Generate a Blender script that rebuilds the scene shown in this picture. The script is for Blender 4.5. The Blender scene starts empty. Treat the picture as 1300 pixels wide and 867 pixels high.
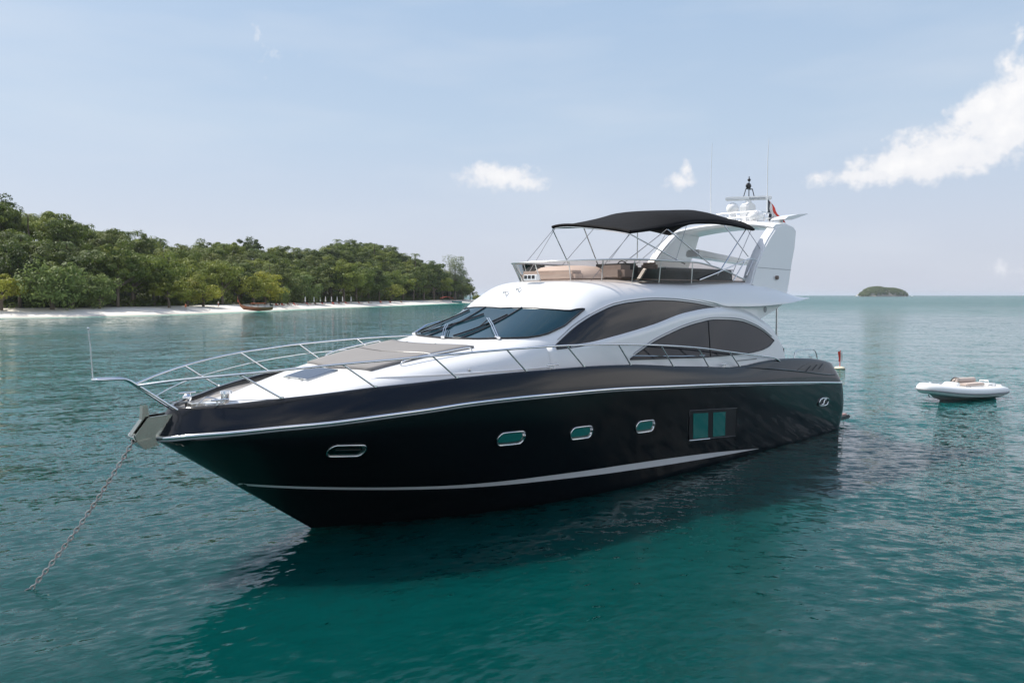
import bpy, bmesh, math, random
import numpy as np
from mathutils import Vector, Matrix, noise
R = math.radians
scene = bpy.context.scene
COL = scene.collection
random.seed(7)

# ------------------------------------------------------------------ camera
HCAM = 4.5
cam_d = bpy.data.cameras.new('camera'); cam = bpy.data.objects.new('camera', cam_d); COL.objects.link(cam)
cam_d.sensor_width = 36.0; cam_d.sensor_fit = 'HORIZONTAL'; cam_d.lens = 36.0 * 1000 / 1300
cam_d.clip_start = 0.1; cam_d.clip_end = 60000
cam.location = (0, 0, HCAM)
cam.rotation_euler = (math.pi / 2 - math.atan((433.5 - 374.8) / 1000.0), 0, 0)
scene.camera = cam

# ------------------------------------------------------------------ light
SUN_DIR = Vector((-0.74, 0.36, 1.05)).normalized()       # towards the sun: from the left and behind the yacht
sun_d = bpy.data.lights.new('sun', 'SUN'); sun = bpy.data.objects.new('sun', sun_d); COL.objects.link(sun)
sun_d.energy = 4.4; sun_d.angle = R(0.6); sun_d.color = (1.0, 0.955, 0.88)
sun.rotation_euler = SUN_DIR.to_track_quat('Z', 'Y').to_euler()
sun.location = (0, 0, 60)
scene.view_settings.view_transform = 'Standard'; scene.view_settings.look = 'None'
scene.view_settings.gamma = 1.0; scene.view_settings.use_curve_mapping = False
scene.view_settings.exposure = 0.42
scene.cycles.max_bounces = 8; scene.cycles.transparent_max_bounces = 16
scene.cycles.caustics_reflective = False; scene.cycles.caustics_refractive = False
scene.cycles.use_denoising = True
scene.cycles.sample_clamp_indirect = 6

def build_world():
    w = bpy.data.worlds.new('World'); scene.world = w; w.use_nodes = True
    nt = w.node_tree; nt.nodes.clear()
    N = nt.nodes.new; L = nt.links.new
    def M(op, a, b=None, c=None, clamp=False):
        n = N('ShaderNodeMath'); n.operation = op; n.use_clamp = clamp
        for i, v in enumerate((a, b, c)):
            if v is None: continue
            if isinstance(v, (int, float)): n.inputs[i].default_value = v
            else: L(v, n.inputs[i])
        return n.outputs[0]
    def mix(f, a, b):
        n = N('ShaderNodeMix'); n.data_type = 'RGBA'
        for s, v in ((n.inputs[0], f), (n.inputs[6], a), (n.inputs[7], b)):
            if isinstance(v, (int, float)): s.default_value = v
            elif isinstance(v, tuple): s.default_value = (*v, 1)
            else: L(v, s)
        return n.outputs[2]
    sky = N('ShaderNodeTexSky'); sky.sky_type = 'NISHITA'; sky.sun_disc = False
    sky.sun_elevation = math.asin(SUN_DIR.z)
    sky.sun_rotation = math.atan2(SUN_DIR.x, SUN_DIR.y)
    sky.air_density = 1.0; sky.dust_density = 2.0; sky.ozone_density = 1.5
    tc = N('ShaderNodeTexCoord')
    sep = N('ShaderNodeSeparateXYZ'); L(tc.outputs['Generated'], sep.inputs[0])
    x, y, z = sep.outputs
    az = M('ARCTAN2', x, y); el = M('ARCSINE', z)
    # moist, pale tropical air: the sky goes to lavender grey at the horizon
    ramp = N('ShaderNodeValToRGB')
    L(M('DIVIDE', M('MAXIMUM', el, 0.0), 0.8), ramp.inputs[0])
    e = ramp.color_ramp.elements
    e[0].position = 0.0; e[0].color = (0.57, 0.60, 0.695, 1)
    e[1].position = 1.0; e[1].color = (0.17, 0.28, 0.53, 1)
    for p, c in ((0.10, (0.545, 0.598, 0.71, 1)), (0.25, (0.455, 0.565, 0.705, 1)), (0.48, (0.36, 0.495, 0.68, 1))):
        q = e.new(p); q.color = c
    k = N('ShaderNodeVectorMath'); k.operation = 'SCALE'; L(ramp.outputs[0], k.inputs[0]); k.inputs['Scale'].default_value = 8.7
    base = mix(0.88, sky.outputs[0], k.outputs[0])
    # bright milky aureole round the sun
    sv = N('ShaderNodeVectorMath'); sv.operation = 'DOT_PRODUCT'; L(tc.outputs['Generated'], sv.inputs[0]); sv.inputs[1].default_value = SUN_DIR
    au = M('MULTIPLY', M('POWER', M('MAXIMUM', sv.outputs['Value'], 0.0), 9.0), 0.55, clamp=True)
    base = mix(au, base, (14.0, 13.7, 13.2))
    # broken fair weather cloud over the rest of the sky, away from the view
    gb = N('ShaderNodeTexNoise'); gb.inputs['Scale'].default_value = 1.9; gb.inputs['Detail'].default_value = 7; gb.inputs['Roughness'].default_value = 0.6; L(tc.outputs['Generated'], gb.inputs['Vector'])
    gm = M('MULTIPLY', M('SUBTRACT', gb.outputs['Fac'], 0.47), 6.0, clamp=True)
    gm = M('MULTIPLY', gm, M('MULTIPLY', M('SUBTRACT', M('ABSOLUTE', az), 0.85), 3.0, clamp=True), clamp=True)
    base = mix(M('MULTIPLY', gm, .9), base, (11.5, 11.2, 11.2))
    # soft bands of thin high haze
    cv = N('ShaderNodeCombineXYZ'); L(az, cv.inputs[0]); L(M('MULTIPLY', el, 5.0), cv.inputs[1])
    nb = N('ShaderNodeTexNoise'); nb.inputs['Scale'].default_value = 2.6; nb.inputs['Detail'].default_value = 5; nb.inputs['Roughness'].default_value = 0.5
    L(cv.outputs[0], nb.inputs['Vector'])
    band = M('MULTIPLY', M('SUBTRACT', nb.outputs['Fac'], 0.45, clamp=True), 1.6, clamp=True)
    base = mix(M('MULTIPLY', band, .6), base, (5.9, 6.2, 6.7))
    # cumulus clouds: (azimuth, elevation, half width, half height, weight)
    def A(px): return math.atan((px - 650) / 1000)
    def E_(py): return math.atan((374.8 - py) / 1000)
    cl = [(1088, 239, 46, 12, .95), (1150, 228, 66, 19, 1.05), (1205, 214, 64, 26, 1.1), (1262, 196, 54, 30, 1.1), (1243, 172, 19, 22, 1), (1275, 165, 26, 30, 1),
          (1300, 160, 34, 34, 1.05), (1345, 175, 55, 48, 1.1), (1281, 102, 6, 12, .5), (1301, 122, 8, 14, .6),
          (632, 227, 50, 15, 1), (612, 220, 24, 11, .8), (662, 234, 32, 11, .8), (860, 236, 15, 11, .75), (869, 224, 8, 12, .7),
          (1262, 345, 12, 7, .3), (1290, 350, 22, 6, .25), (346, 84, 16, 12, .10),
          ]
    co = N('ShaderNodeCombineXYZ'); L(az, co.inputs[0]); L(el, co.inputs[1])
    n1 = N('ShaderNodeTexNoise'); n1.inputs['Scale'].default_value = 32; n1.inputs['Detail'].default_value = 8; n1.inputs['Roughness'].default_value = 0.62
    L(co.outputs[0], n1.inputs['Vector'])
    n2 = N('ShaderNodeTexNoise'); n2.inputs['Scale'].default_value = 70; n2.inputs['Detail'].default_value = 6; n2.inputs['Roughness'].default_value = 0.6
    L(co.outputs[0], n2.inputs['Vector'])
    tot = None; low = None
    for px, py, rx, ry, wgt in cl:
        a0, e0 = A(px), E_(py)
        dx = M('DIVIDE', M('SUBTRACT', az, a0), rx / 1000); dy = M('DIVIDE', M('SUBTRACT', el, e0), ry / 1000)
        d = M('SQRT', M('ADD', M('MULTIPLY', dx, dx), M('MULTIPLY', dy, dy)))
        v = M('MULTIPLY', M('SUBTRACT', 1.35, d, clamp=False), wgt)
        tot = v if tot is None else M('SMOOTH_MAX', tot, v, 0.25)
    nn = M('ADD', M('MULTIPLY', M('SUBTRACT', n1.outputs['Fac'], 0.5), 2.6), M('MULTIPLY', M('SUBTRACT', n2.outputs['Fac'], 0.5), 0.9))
    dens = M('MULTIPLY', M('SUBTRACT', M('ADD', tot, nn), 0.13), 1.55, clamp=True)
    dens = M('MULTIPLY', dens, M('GREATER_THAN', tot, -1.2))
    shade = N('ShaderNodeValToRGB')
    L(M('ADD', M('MULTIPLY', M('ADD', tot, nn), 0.35), M('MULTIPLY', el, 1.2), clamp=True), shade.inputs[0])
    s = shade.color_ramp.elements; s[0].position = 0.15; s[0].color = (0.72, 0.74, 0.80, 1); s[1].position = 0.75; s[1].color = (0.93, 0.92, 0.92, 1)
    k2 = N('ShaderNodeVectorMath'); k2.operation = 'SCALE'; L(shade.outputs[0], k2.inputs[0]); k2.inputs['Scale'].default_value = 8.2
    fin = mix(M('MULTIPLY', dens, 0.93), base, k2.outputs[0])
    bg = N('ShaderNodeBackground'); L(fin, bg.inputs[0]); bg.inputs[1].default_value = 0.1
    out = N('ShaderNodeOutputWorld'); L(bg.outputs[0], out.inputs[0])
build_world()

# ------------------------------------------------------------------ helpers
def tag(o, label=None, cat=None, group=None, kind=None):
    if label: o['label'] = label
    if cat: o['category'] = cat
    if group: o['group'] = group
    if kind: o['kind'] = kind
    return o

def empty(name, loc=(0, 0, 0), rz=0.0, parent=None):
    o = bpy.data.objects.new(name, None); COL.objects.link(o); o.location = loc; o.rotation_euler = (0, 0, rz)
    o.empty_display_size = 0.3
    if parent: o.parent = parent
    return o

FLIP = [1.0]      # the yacht is modelled with +y to port; the mesh is mirrored into right-handed axes on build
class MB:
    def __init__(s): s.v = []; s.f = []
    def add(s, vs, fs):
        n = len(s.v); s.v += [tuple(map(float, p)) for p in vs]; s.f += [tuple(i + n for i in f) for f in fs]; return s
    def box(s, c, d, rot=None):
        vs = [Vector((sx * d[0] / 2, sy * d[1] / 2, sz * d[2] / 2)) for sx in (-1, 1) for sy in (-1, 1) for sz in (-1, 1)]
        if rot is not None: vs = [rot @ q for q in vs]
        vs = [q + Vector(c) for q in vs]
        return s.add(vs, [(0, 1, 3, 2), (4, 6, 7, 5), (0, 4, 5, 1), (2, 3, 7, 6), (0, 2, 6, 4), (1, 5, 7, 3)])
    def grid(s, rows, close_u=False, cap=False, close_v=False):
        nu = len(rows[0]); vs = [p for r in rows for p in r]; fs = []
        nr = len(rows)
        for i in range(nr - (0 if close_v else 1)):
            for j in range(nu - (0 if close_u else 1)):
                a = i * nu + j; b = i * nu + (j + 1) % nu; i2 = (i + 1) % nr
                c = i2 * nu + (j + 1) % nu; d = i2 * nu + j
                fs.append((a, b, c, d))
        if cap: fs.append(tuple(range(nu))[::-1]); fs.append(tuple((nr - 1) * nu + j for j in range(nu)))
        return s.add(vs, fs)
    def tube(s, pts, r, n=8, cap=True, closed=False):
        P = [Vector(p) for p in pts]; rows = []
        up = Vector((0, 0, 1)); prev = None
        for i, p in enumerate(P):
            a = P[(i - 1) % len(P)] if (closed or i > 0) else p; b = P[(i + 1) % len(P)] if (closed or i < len(P) - 1) else p
            t = (b - a); t = t.normalized() if t.length > 1e-9 else up
            if prev is None:
                u = t.cross(up); u = u.normalized() if u.length > 1e-3 else Vector((1, 0, 0))
            else:
                u = prev - t * prev.dot(t); u = u.normalized() if u.length > 1e-6 else prev
            prev = u; w = t.cross(u); rr = r[i] if isinstance(r, (list, tuple)) else r
            rows.append([p + (u * math.cos(k * 2 * math.pi / n) + w * math.sin(k * 2 * math.pi / n)) * rr for k in range(n)])
        return s.grid(rows, close_u=True, cap=cap and not closed, close_v=closed)
    def ball(s, c, r, nu=16, nv=10, zmin=-1.0):
        rr = r if isinstance(r, (tuple, list)) else (r, r, r); rows = []
        t0 = math.asin(max(-1, zmin))
        for i in range(nv + 1):
            t = t0 + (math.pi / 2 - t0) * i / nv
            rows.append([(c[0] + rr[0] * math.cos(t) * math.cos(k * 2 * math.pi / nu), c[1] + rr[1] * math.cos(t) * math.sin(k * 2 * math.pi / nu), c[2] + rr[2] * math.sin(t)) for k in range(nu)])
        return s.grid(rows, close_u=True, cap=zmin > -1)
    def prism(s, poly, y0, y1, axis='y'):
        """polygon in (x,z) extruded between y0 and y1 (numbers or functions of (x,z)); axis z: polygon in (x,y)"""
        n = len(poly); A = []; B = []
        for p in poly:
            a = y0(*p) if callable(y0) else y0; b = y1(*p) if callable(y1) else y1
            if axis == 'y': A.append((p[0], a, p[1])); B.append((p[0], b, p[1]))
            elif axis == 'z': A.append((p[0], p[1], a)); B.append((p[0], p[1], b))
            else: A.append((a, p[0], p[1])); B.append((b, p[0], p[1]))
        fs = [tuple(range(n))[::-1], tuple(range(n, 2 * n))] + [(i, (i + 1) % n, n + (i + 1) % n, n + i) for i in range(n)]
        return s.add(A + B, fs)
    def build(s, name, mat, parent=None, smooth=None, bevel=0.0, solid=0.0, recalc=True, flip=False, off=-1):
        me = bpy.data.meshes.new(name)
        vs = [(p[0], -p[1], p[2]) for p in s.v] if FLIP[0] < 0 else s.v
        me.from_pydata(vs, [], s.f)
        bm = bmesh.new(); bm.from_mesh(me)
        bmesh.ops.remove_doubles(bm, verts=bm.verts, dist=1e-5)
        if recalc: bmesh.ops.recalc_face_normals(bm, faces=bm.faces)
        if bevel: bmesh.ops.bevel(bm, geom=[e for e in bm.edges if len(e.link_faces) == 2 and e.calc_face_angle(0) > 0.5], offset=bevel, segments=2, affect='EDGES', clamp_overlap=True)
        bm.to_mesh(me); bm.free()
        if smooth is not None:
            for p in me.polygons: p.use_smooth = True
            me.set_sharp_from_angle(angle=R(smooth))
        o = bpy.data.objects.new(name, me); COL.objects.link(o)
        if mat: me.materials.append(mat)
        if parent: o.parent = parent
        if solid:
            m = o.modifiers.new('thick', 'SOLIDIFY'); m.thickness = solid; m.offset = off
        return o

def mono(xs, ys):
    xs = list(map(float, xs)); ys = list(map(float, ys)); n = len(xs)
    h = [xs[i + 1] - xs[i] for i in range(n - 1)]; d = [(ys[i + 1] - ys[i]) / h[i] for i in range(n - 1)]
    m = [d[0]] + [0 if d[i - 1] * d[i] <= 0 else 2 * d[i - 1] * d[i] / (d[i - 1] + d[i]) for i in range(1, n - 1)] + [d[-1]]
    def f(x):
        x = min(max(x, xs[0]), xs[-1]); i = 0
        while i < n - 2 and x > xs[i + 1]: i += 1
        t = (x - xs[i]) / h[i]
        return (2*t**3-3*t*t+1)*ys[i] + (t**3-2*t*t+t)*h[i]*m[i] + (-2*t**3+3*t*t)*ys[i+1] + (t**3-t*t)*h[i]*m[i+1]
    return f
def catmull(pts, n=8, closed=False):
    P = [Vector(p) for p in pts]; out = []
    m = len(P)
    for i in range(m if closed else m - 1):
        a = P[(i - 1) % m] if closed or i > 0 else P[0]; b = P[i]; c = P[(i + 1) % m]
        d = P[(i + 2) % m] if closed or i + 2 < m else P[-1]
        for k in range(n):
            t = k / n
            out.append(0.5 * ((2 * b) + (c - a) * t + (2*a - 5*b + 4*c - d) * t*t + (-a + 3*b - 3*c + d) * t**3))
    if not closed: out.append(P[-1])
    return out
def lin(a, b, n): return [a + (b - a) * i / (n - 1) for i in range(n)]

# ------------------------------------------------------------------ materials
def mat(name, col, rough=0.5, metal=0.0, spec=0.5, coat=0.0, bump=None, var=None, ior=None, coat_rough=0.03):
    m = bpy.data.materials.new(name); m.use_nodes = True; nt = m.node_tree; b = nt.nodes['Principled BSDF']
    b.inputs['Base Color'].default_value = (*col, 1); b.inputs['Roughness'].default_value = rough
    b.inputs['Metallic'].default_value = metal; b.inputs['Specular IOR Level'].default_value = spec
    b.inputs['Coat Weight'].default_value = coat; b.inputs['Coat Roughness'].default_value = coat_rough
    if ior: b.inputs['IOR'].default_value = ior
    tc = nt.nodes.new('ShaderNodeTexCoord')
    if var:   # (scale, amount, second colour)
        n = nt.nodes.new('ShaderNodeTexNoise'); n.inputs['Scale'].default_value = var[0]; n.inputs['Detail'].default_value = 6
        nt.links.new(tc.outputs['Object'], n.inputs['Vector'])
        r = nt.nodes.new('ShaderNodeValToRGB'); r.color_ramp.elements[0].position = 0.5 - var[1]; r.color_ramp.elements[1].position = 0.5 + var[1]
        r.color_ramp.elements[0].color = (*col, 1); r.color_ramp.elements[1].color = (*var[2], 1)
        nt.links.new(n.outputs['Fac'], r.inputs[0]); nt.links.new(r.outputs[0], b.inputs['Base Color'])
    if bump:  # (scale, distance)
        n = nt.nodes.new('ShaderNodeTexNoise'); n.inputs['Scale'].default_value = bump[0]; n.inputs['Detail'].default_value = 5
        nt.links.new(tc.outputs['Object'], n.inputs['Vector'])
        k = nt.nodes.new('ShaderNodeBump'); k.inputs['Strength'].default_value = 0.6; k.inputs['Distance'].default_value = bump[1]
        nt.links.new(n.outputs['Fac'], k.inputs['Height']); nt.links.new(k.outputs[0], b.inputs['Normal'])
        if coat: nt.links.new(k.outputs[0], b.inputs['Coat Normal'])
    return m
def glass_mat(name, tint, opac, rough=0.02):
    m = bpy.data.materials.new(name); m.use_nodes = True; nt = m.node_tree; nt.nodes.clear()
    o = nt.nodes.new('ShaderNodeOutputMaterial'); t = nt.nodes.new('ShaderNodeBsdfTransparent'); t.inputs[0].default_value = (*tint, 1)
    g = nt.nodes.new('ShaderNodeBsdfGlossy'); g.inputs['Roughness'].default_value = rough
    fr = nt.nodes.new('ShaderNodeFresnel'); fr.inputs[0].default_value = 1.5
    mx = nt.nodes.new('ShaderNodeMixShader'); nt.links.new(fr.outputs[0], mx.inputs[0]); nt.links.new(t.outputs[0], mx.inputs[1]); nt.links.new(g.outputs[0], mx.inputs[2])
    nt.links.new(mx.outputs[0], o.inputs[0]); return m

MAT = dict(
    black = mat('black_gelcoat', (0.005, 0.006, 0.008), 0.10, spec=0.42, bump=(0.5, 0.002)),
    white = mat('white_gelcoat', (0.80, 0.80, 0.80), 0.28, coat=0.5, var=(0.8, 0.25, (0.77, 0.775, 0.78))),
    offwhite = mat('off_white_moulding', (0.72, 0.70, 0.67), 0.4),
    steel = mat('polished_steel', (0.78, 0.78, 0.78), 0.12, metal=1.0),
    stemsteel = mat('stemhead_steel', (0.30, 0.32, 0.29), 0.14, metal=1.0),
    brushed = mat('brushed_steel', (0.62, 0.62, 0.60), 0.3, metal=1.0, bump=(40, 0.001)),
    stripe = mat('pale_grey_stripe', (0.62, 0.64, 0.66), 0.25, coat=0.6),
    teak = mat('weathered_grey_teak', (0.27, 0.25, 0.235), 0.7, var=(5, 0.3, (0.22, 0.205, 0.19)), bump=(30, 0.003)),
    pad = mat('grey_sunpad_fabric', (0.185, 0.176, 0.172), 0.85, var=(1.2, 0.3, (0.21, 0.20, 0.195)), bump=(3, 0.02)),
    ws = mat('windscreen_glass', (0.008, 0.032, 0.045), 0.02, spec=0.5),
    win = mat('smoked_side_glass', (0.019, 0.019, 0.023), 0.04, spec=0.45),
    dark = mat('black_rubber', (0.012, 0.012, 0.013), 0.5),
    seal = mat('dark_window_seal', (0.02, 0.02, 0.022), 0.35),
    greytrim = mat('grey_trim_line', (0.30, 0.31, 0.33), 0.4),
    canvas = mat('black_canvas', (0.0022, 0.0022, 0.003), 0.85, spec=0.2, bump=(6, 0.02)),
    beige = mat('beige_upholstery', (0.56, 0.47, 0.415), 0.7, var=(2, 0.3, (0.50, 0.42, 0.37)), bump=(5, 0.02)),
    taupe = mat('taupe_upholstery', (0.30, 0.25, 0.225), 0.7, bump=(5, 0.02)),
    brown = mat('brown_upholstery', (0.20, 0.145, 0.12), 0.7),
    navy = mat('hatch_glass', (0.035, 0.045, 0.075), 0.15, spec=0.6),
    portglass = mat('porthole_glass', (0.015, 0.17, 0.155), 0.05, spec=0.6),
    red = mat('signal_red', (0.65, 0.05, 0.03), 0.5),
    flagwhite = mat('flag_white', (0.75, 0.74, 0.73), 0.8),
    flagdark = mat('flag_dark', (0.05, 0.055, 0.07), 0.8),
    pinkteak = mat('wet_teak', (0.33, 0.17, 0.14), 0.4, var=(4, 0.3, (0.25, 0.12, 0.10))),
    hypalon = mat('white_hypalon', (0.74, 0.75, 0.76), 0.45, bump=(4, 0.006)),
    hypgrey = mat('grey_rubbing_strake', (0.22, 0.22, 0.24), 0.6),
    flyglass = glass_mat('smoked_fly_screen', (0.80, 0.72, 0.67), 0.4),
    chrome_dark = mat('dark_metal_tube', (0.10, 0.10, 0.11), 0.3, metal=0.8),
)

# ------------------------------------------------------------------ the yacht's lines: x runs aft from the stem at the waterline, y to port, z up
Wwl = mono([0, 1.4, 2.9, 5, 7.07, 9, 12.5, 20], [0, .76, 1.43, 2.02, 2.28, 2.34, 2.33, 2.29])
Wrub = mono([0, .1, .4, 1, 2, 3, 4, 5, 7, 11, 15, 18, 21.5], [0, .30, .70, 1.2, 1.82, 2.22, 2.48, 2.63, 2.78, 2.82, 2.74, 2.62, 2.46])
ZR = mono([-2.93, -2.48, -2, -1.4, -.7, .06, .91, 1.9, 3, 4.3, 5.8, 7.5, 9.6, 12, 15.15, 17.16, 18.5], [2.13, 2.21, 2.25, 2.31, 2.35, 2.41, 2.46, 2.51, 2.52, 2.50, 2.46, 2.37, 2.25, 2.09, 1.86, 1.70, 1.58])
ZG = mono([-2.62, -1.93, -1.34, -.62, .11, .86, 1.66, 2.46, 3.3, 5, 6.54, 8.4, 9.8, 11.2, 11.8, 12.6, 13.5, 14.6, 16.1, 17, 17.7, 18.1], [2.61, 2.66, 2.73, 2.80, 2.87, 2.91, 2.95, 2.97, 2.98, 2.97, 2.92, 2.77, 2.67, 2.575, 2.575, 2.62, 2.64, 2.61, 2.51, 2.40, 2.26, 2.1])
XE = mono([-.8, 0, .6, 1.6, 2.2, 2.6], [18.8, 18.85, 18.95, 18.55, 18.15, 17.8])
def xst(z): return -1.376 * z if z < 2.13 else -2.93 + (z - 2.13) * 0.7
def endround(x, xe, a=0.55, k=0.28):
    c = xe - x
    return k * (1 - max(c, 0) / a) ** 2 if c < a else 0.0
def YH(x, z):
    zr = ZR(x); w = min(max(z / zr, 0), 1) ** 1.2; d = max(x - xst(z), 0)
    y = Wwl(d) * (1 - w) + Wrub(d) * w
    if z < 0: y *= 1 + 0.45 * z
    return max(y - endround(x, XE(z)), 0)
def YB(x, s):
    xs = -2.93 + .31 * s; z = ZR(x) + (ZG(x) - ZR(x)) * s
    d = max(x - xs, 0)
    return max(Wrub(d) - .16 * s ** 1.6 * min(1, d / .8) - endround(x, XE(z)), 0)
def rub(x): return YB(x, 0)
def gun(x): return YB(x, 1)
# coachroof and cabin: superellipse sections
ZT = mono([-2.2, -1.2, -.3, .5, 1.5, 2.5, 3.2, 5.15, 5.7, 6.3, 7, 8, 10.5, 12.9], [2.60, 2.72, 2.91, 3.09, 3.28, 3.43, 3.53, 4.20, 4.58, 4.83, 4.88, 4.89, 4.87, 4.78])
HW = mono([-2.2, -1.5, -.5, .5, 2, 4, 6, 9, 13], [.30, .85, 1.38, 1.72, 2.03, 2.22, 2.30, 2.34, 2.30])
NN = mono([-2.2, 0, 3, 5.5, 9, 13], [3.0, 4.5, 4.5, 3.8, 6.5, 7])
ZB = 2.2
def ZC(x, y):
    n = NN(x); r = min(abs(y) / HW(x), 1); return ZB + (ZT(x) - ZB) * (1 - r ** n) ** (1 / n)
def YC(x, z):
    n = NN(x); r = min(max((z - ZB) / (ZT(x) - ZB), 0), 1); return HW(x) * (1 - r ** n) ** (1 / n)
def sst(a, b, x):
    t = min(max((x - a) / (b - a), 0), 1); return t * t * (3 - 2 * t)
def YP(x, z):      # the sweeping side arch moulding
    m = sst(4.6, 8.5, x); return (YC(x, z) + .004) * (1 - m) + (2.47 - .09 * (z - 2.6)) * m

# ------------------------------------------------------------------ the yacht
YAW = R(44)
YB0 = Vector((-3.8938864, 15.0322782, 0))
FLIP[0] = -1.0
yacht = empty('motor_yacht', YB0, YAW)
tag(yacht, 'large black and white motor yacht with a black canvas sunshade, anchored in the foreground', 'yacht')
K = MAT

def build_hull():
    ts = [0, .002, .006, .012, .02, .03, .042, .056, .072, .09] + lin(.11, .95, 56) + [.96, .97, .978, .985, .99, .995, 1.0]
    vs = [-.35, -.2, -.08, 0, .06, .12, .2, .3, .4, .5, .6, .7, .8, .9, .96, 1.0]
    side = []
    for t in ts:
        row = []
        for v in vs:
            x = -2 + 20 * t
            for _ in range(12):
                zr = ZR(x); z = v * zr; xe = XE(z); x = xst(z) + t * (xe - xst(z))
            row.append((x, YH(x, z) if t > 0 else 0.0, z))
        side.append(row)
    m = MB(); m.grid(side); m.grid([[(p[0], -p[1], p[2]) for p in r] for r in side])
    last = side[-1]; m.grid([last, [(p[0], -p[1], p[2]) for p in last]])
    hull = m.build('hull', K['black'], yacht, smooth=50)
    # bulwark: the tumblehome band above the rubbing strake, with its cap and inner face
    ss = [0, .08, .2, .35, .5, .65, .8, .92, 1.0]; bw = []
    for t in ts:
        row = []
        for s in ss:
            x = 5
            for _ in range(14):
                z = ZR(x) + (ZG(x) - ZR(x)) * s; xs = -2.93 + .31 * s; x = xs + t * (XE(z) - xs)
            row.append((x, YB(x, s) if t > 0 else 0.0, z))
        x, y, z = row[-1]
        row += [(x + .02, max(y - .03, 0), z + .018), (x + .04, max(y - .085, 0), z + .015), (x + .045, max(y - .10, 0), z - .01), (x + .05, max(y - .11, 0), z - .24)]
        bw.append(row)
    m = MB(); m.grid(bw); m.grid([[(p[0], -p[1], p[2]) for p in r] for r in bw])
    last = bw[-1][:9]; m.grid([last, [(p[0], -p[1], p[2]) for p in last]])
    m.build('bulwark', K['black'], yacht, smooth=45)
    for sgn in (1, -1):
        pts = [(x, sgn * (YB(x, 0) + .012), ZR(x) + .004) for x in [-2.93 + .02 * i for i in range(12)] + lin(-2.6, 18.45, 90)]
        rr = MB(); rr.tube(pts, .034, 8)
        o = rr.build('rub_rail', K['steel'], yacht, smooth=60)
        r2 = MB(); r2.tube([(p[0], p[1] - sgn * .012, p[2] - .045) for p in pts], .018, 6); r2.build('rail_insert', K['greytrim'], o, smooth=60)
        ctop = mono([-1.56, -.36, .99, 2.56, 4.44, 6.91, 10.28, 12.95], [1.16, 1.01, .87, .75, .69, .59, .37, .12])
        cbot = mono([-1.56, -.33, 1.02, 2.6, 4.5, 6.96, 10.33, 12.95], [1.12, .955, .81, .67, .57, .43, .235, .115])
        g = []
        for x in lin(-1.5, 12.95, 90):
            a, c = ctop(x), cbot(x); g.append([(x, sgn * (YH(x, z) + .008), z) for z in lin(c, a, 4)])
        st = MB(); st.grid(g); st.build('boot_stripe', K['stripe'], yacht, smooth=60, recalc=False)
    # stern crease line and quarter vent
    for sgn in (1, -1):
        def cs(x): return (ZG(x) - ZR(x))
        zc = mono([11.6, 13.1, 15.2, 17.3, 17.7], [2.56, 2.42, 2.19, 1.95, 1.93])
        def yb(x, z): return YB(x, min(max((z - ZR(x)) / cs(x), 0), 1))
        c = MB(); c.tube([(x, sgn * (yb(x, zc(x)) + .01), zc(x)) for x in lin(11.7, 17.6, 40)], [.004 + .02 * sst(11.7, 13, x) for x in lin(11.7, 17.6, 40)], 6)
        c.build('quarter_moulding', K['black'], yacht, smooth=60)
        vt = mono([14.7, 15.2, 15.9, 16.6, 16.9, 17.0], [2.26, 2.36, 2.42, 2.38, 2.34, 2.31]); vb = mono([14.7, 16.2, 16.6, 17.0], [2.25, 2.10, 2.10, 2.30])
        g = [[(x, sgn * (yb(x, z) + .012), z) for z in lin(vb(x), vt(x), 4)] for x in lin(14.7, 17.0, 24)]
        v = MB(); v.grid(g); vo = v.build('engine_vent', K['seal'], yacht, recalc=False)
        for k in range(3):
            q = MB(); a = 15.3 + k * .5; q.tube([(a, sgn * (yb(a, 2.2) + .03), 2.2), (a + .45, sgn * (yb(a + .45, 2.34) + .03), 2.33)], .012, 6); q.build('vent_slat', K['black'], vo)
build_hull()

def strip(xs, lo, hi, yf, n=6, sgn=1):
    return [[(x, sgn * yf(x, z), z) for z in lin(lo(x), hi(x), n)] for x in xs]

def build_deck():
    g = []
    for x in [-2.45, -2.3, -2.1] + lin(-1.9, 18.0, 60):
        y = max(gun(x) - .105, .03); z = ZG(x) - (.06 if x < -1.5 else .06 + .14 * sst(-1.5, 2, x)) - (.25 if x > 13.5 else 0)
        g.append([(x, yy, z) for yy in lin(-y, y, 7)])
    m = MB(); m.grid(g); m.build('side_deck', K['teak'], yacht, recalc=False)
build_deck()

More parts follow.
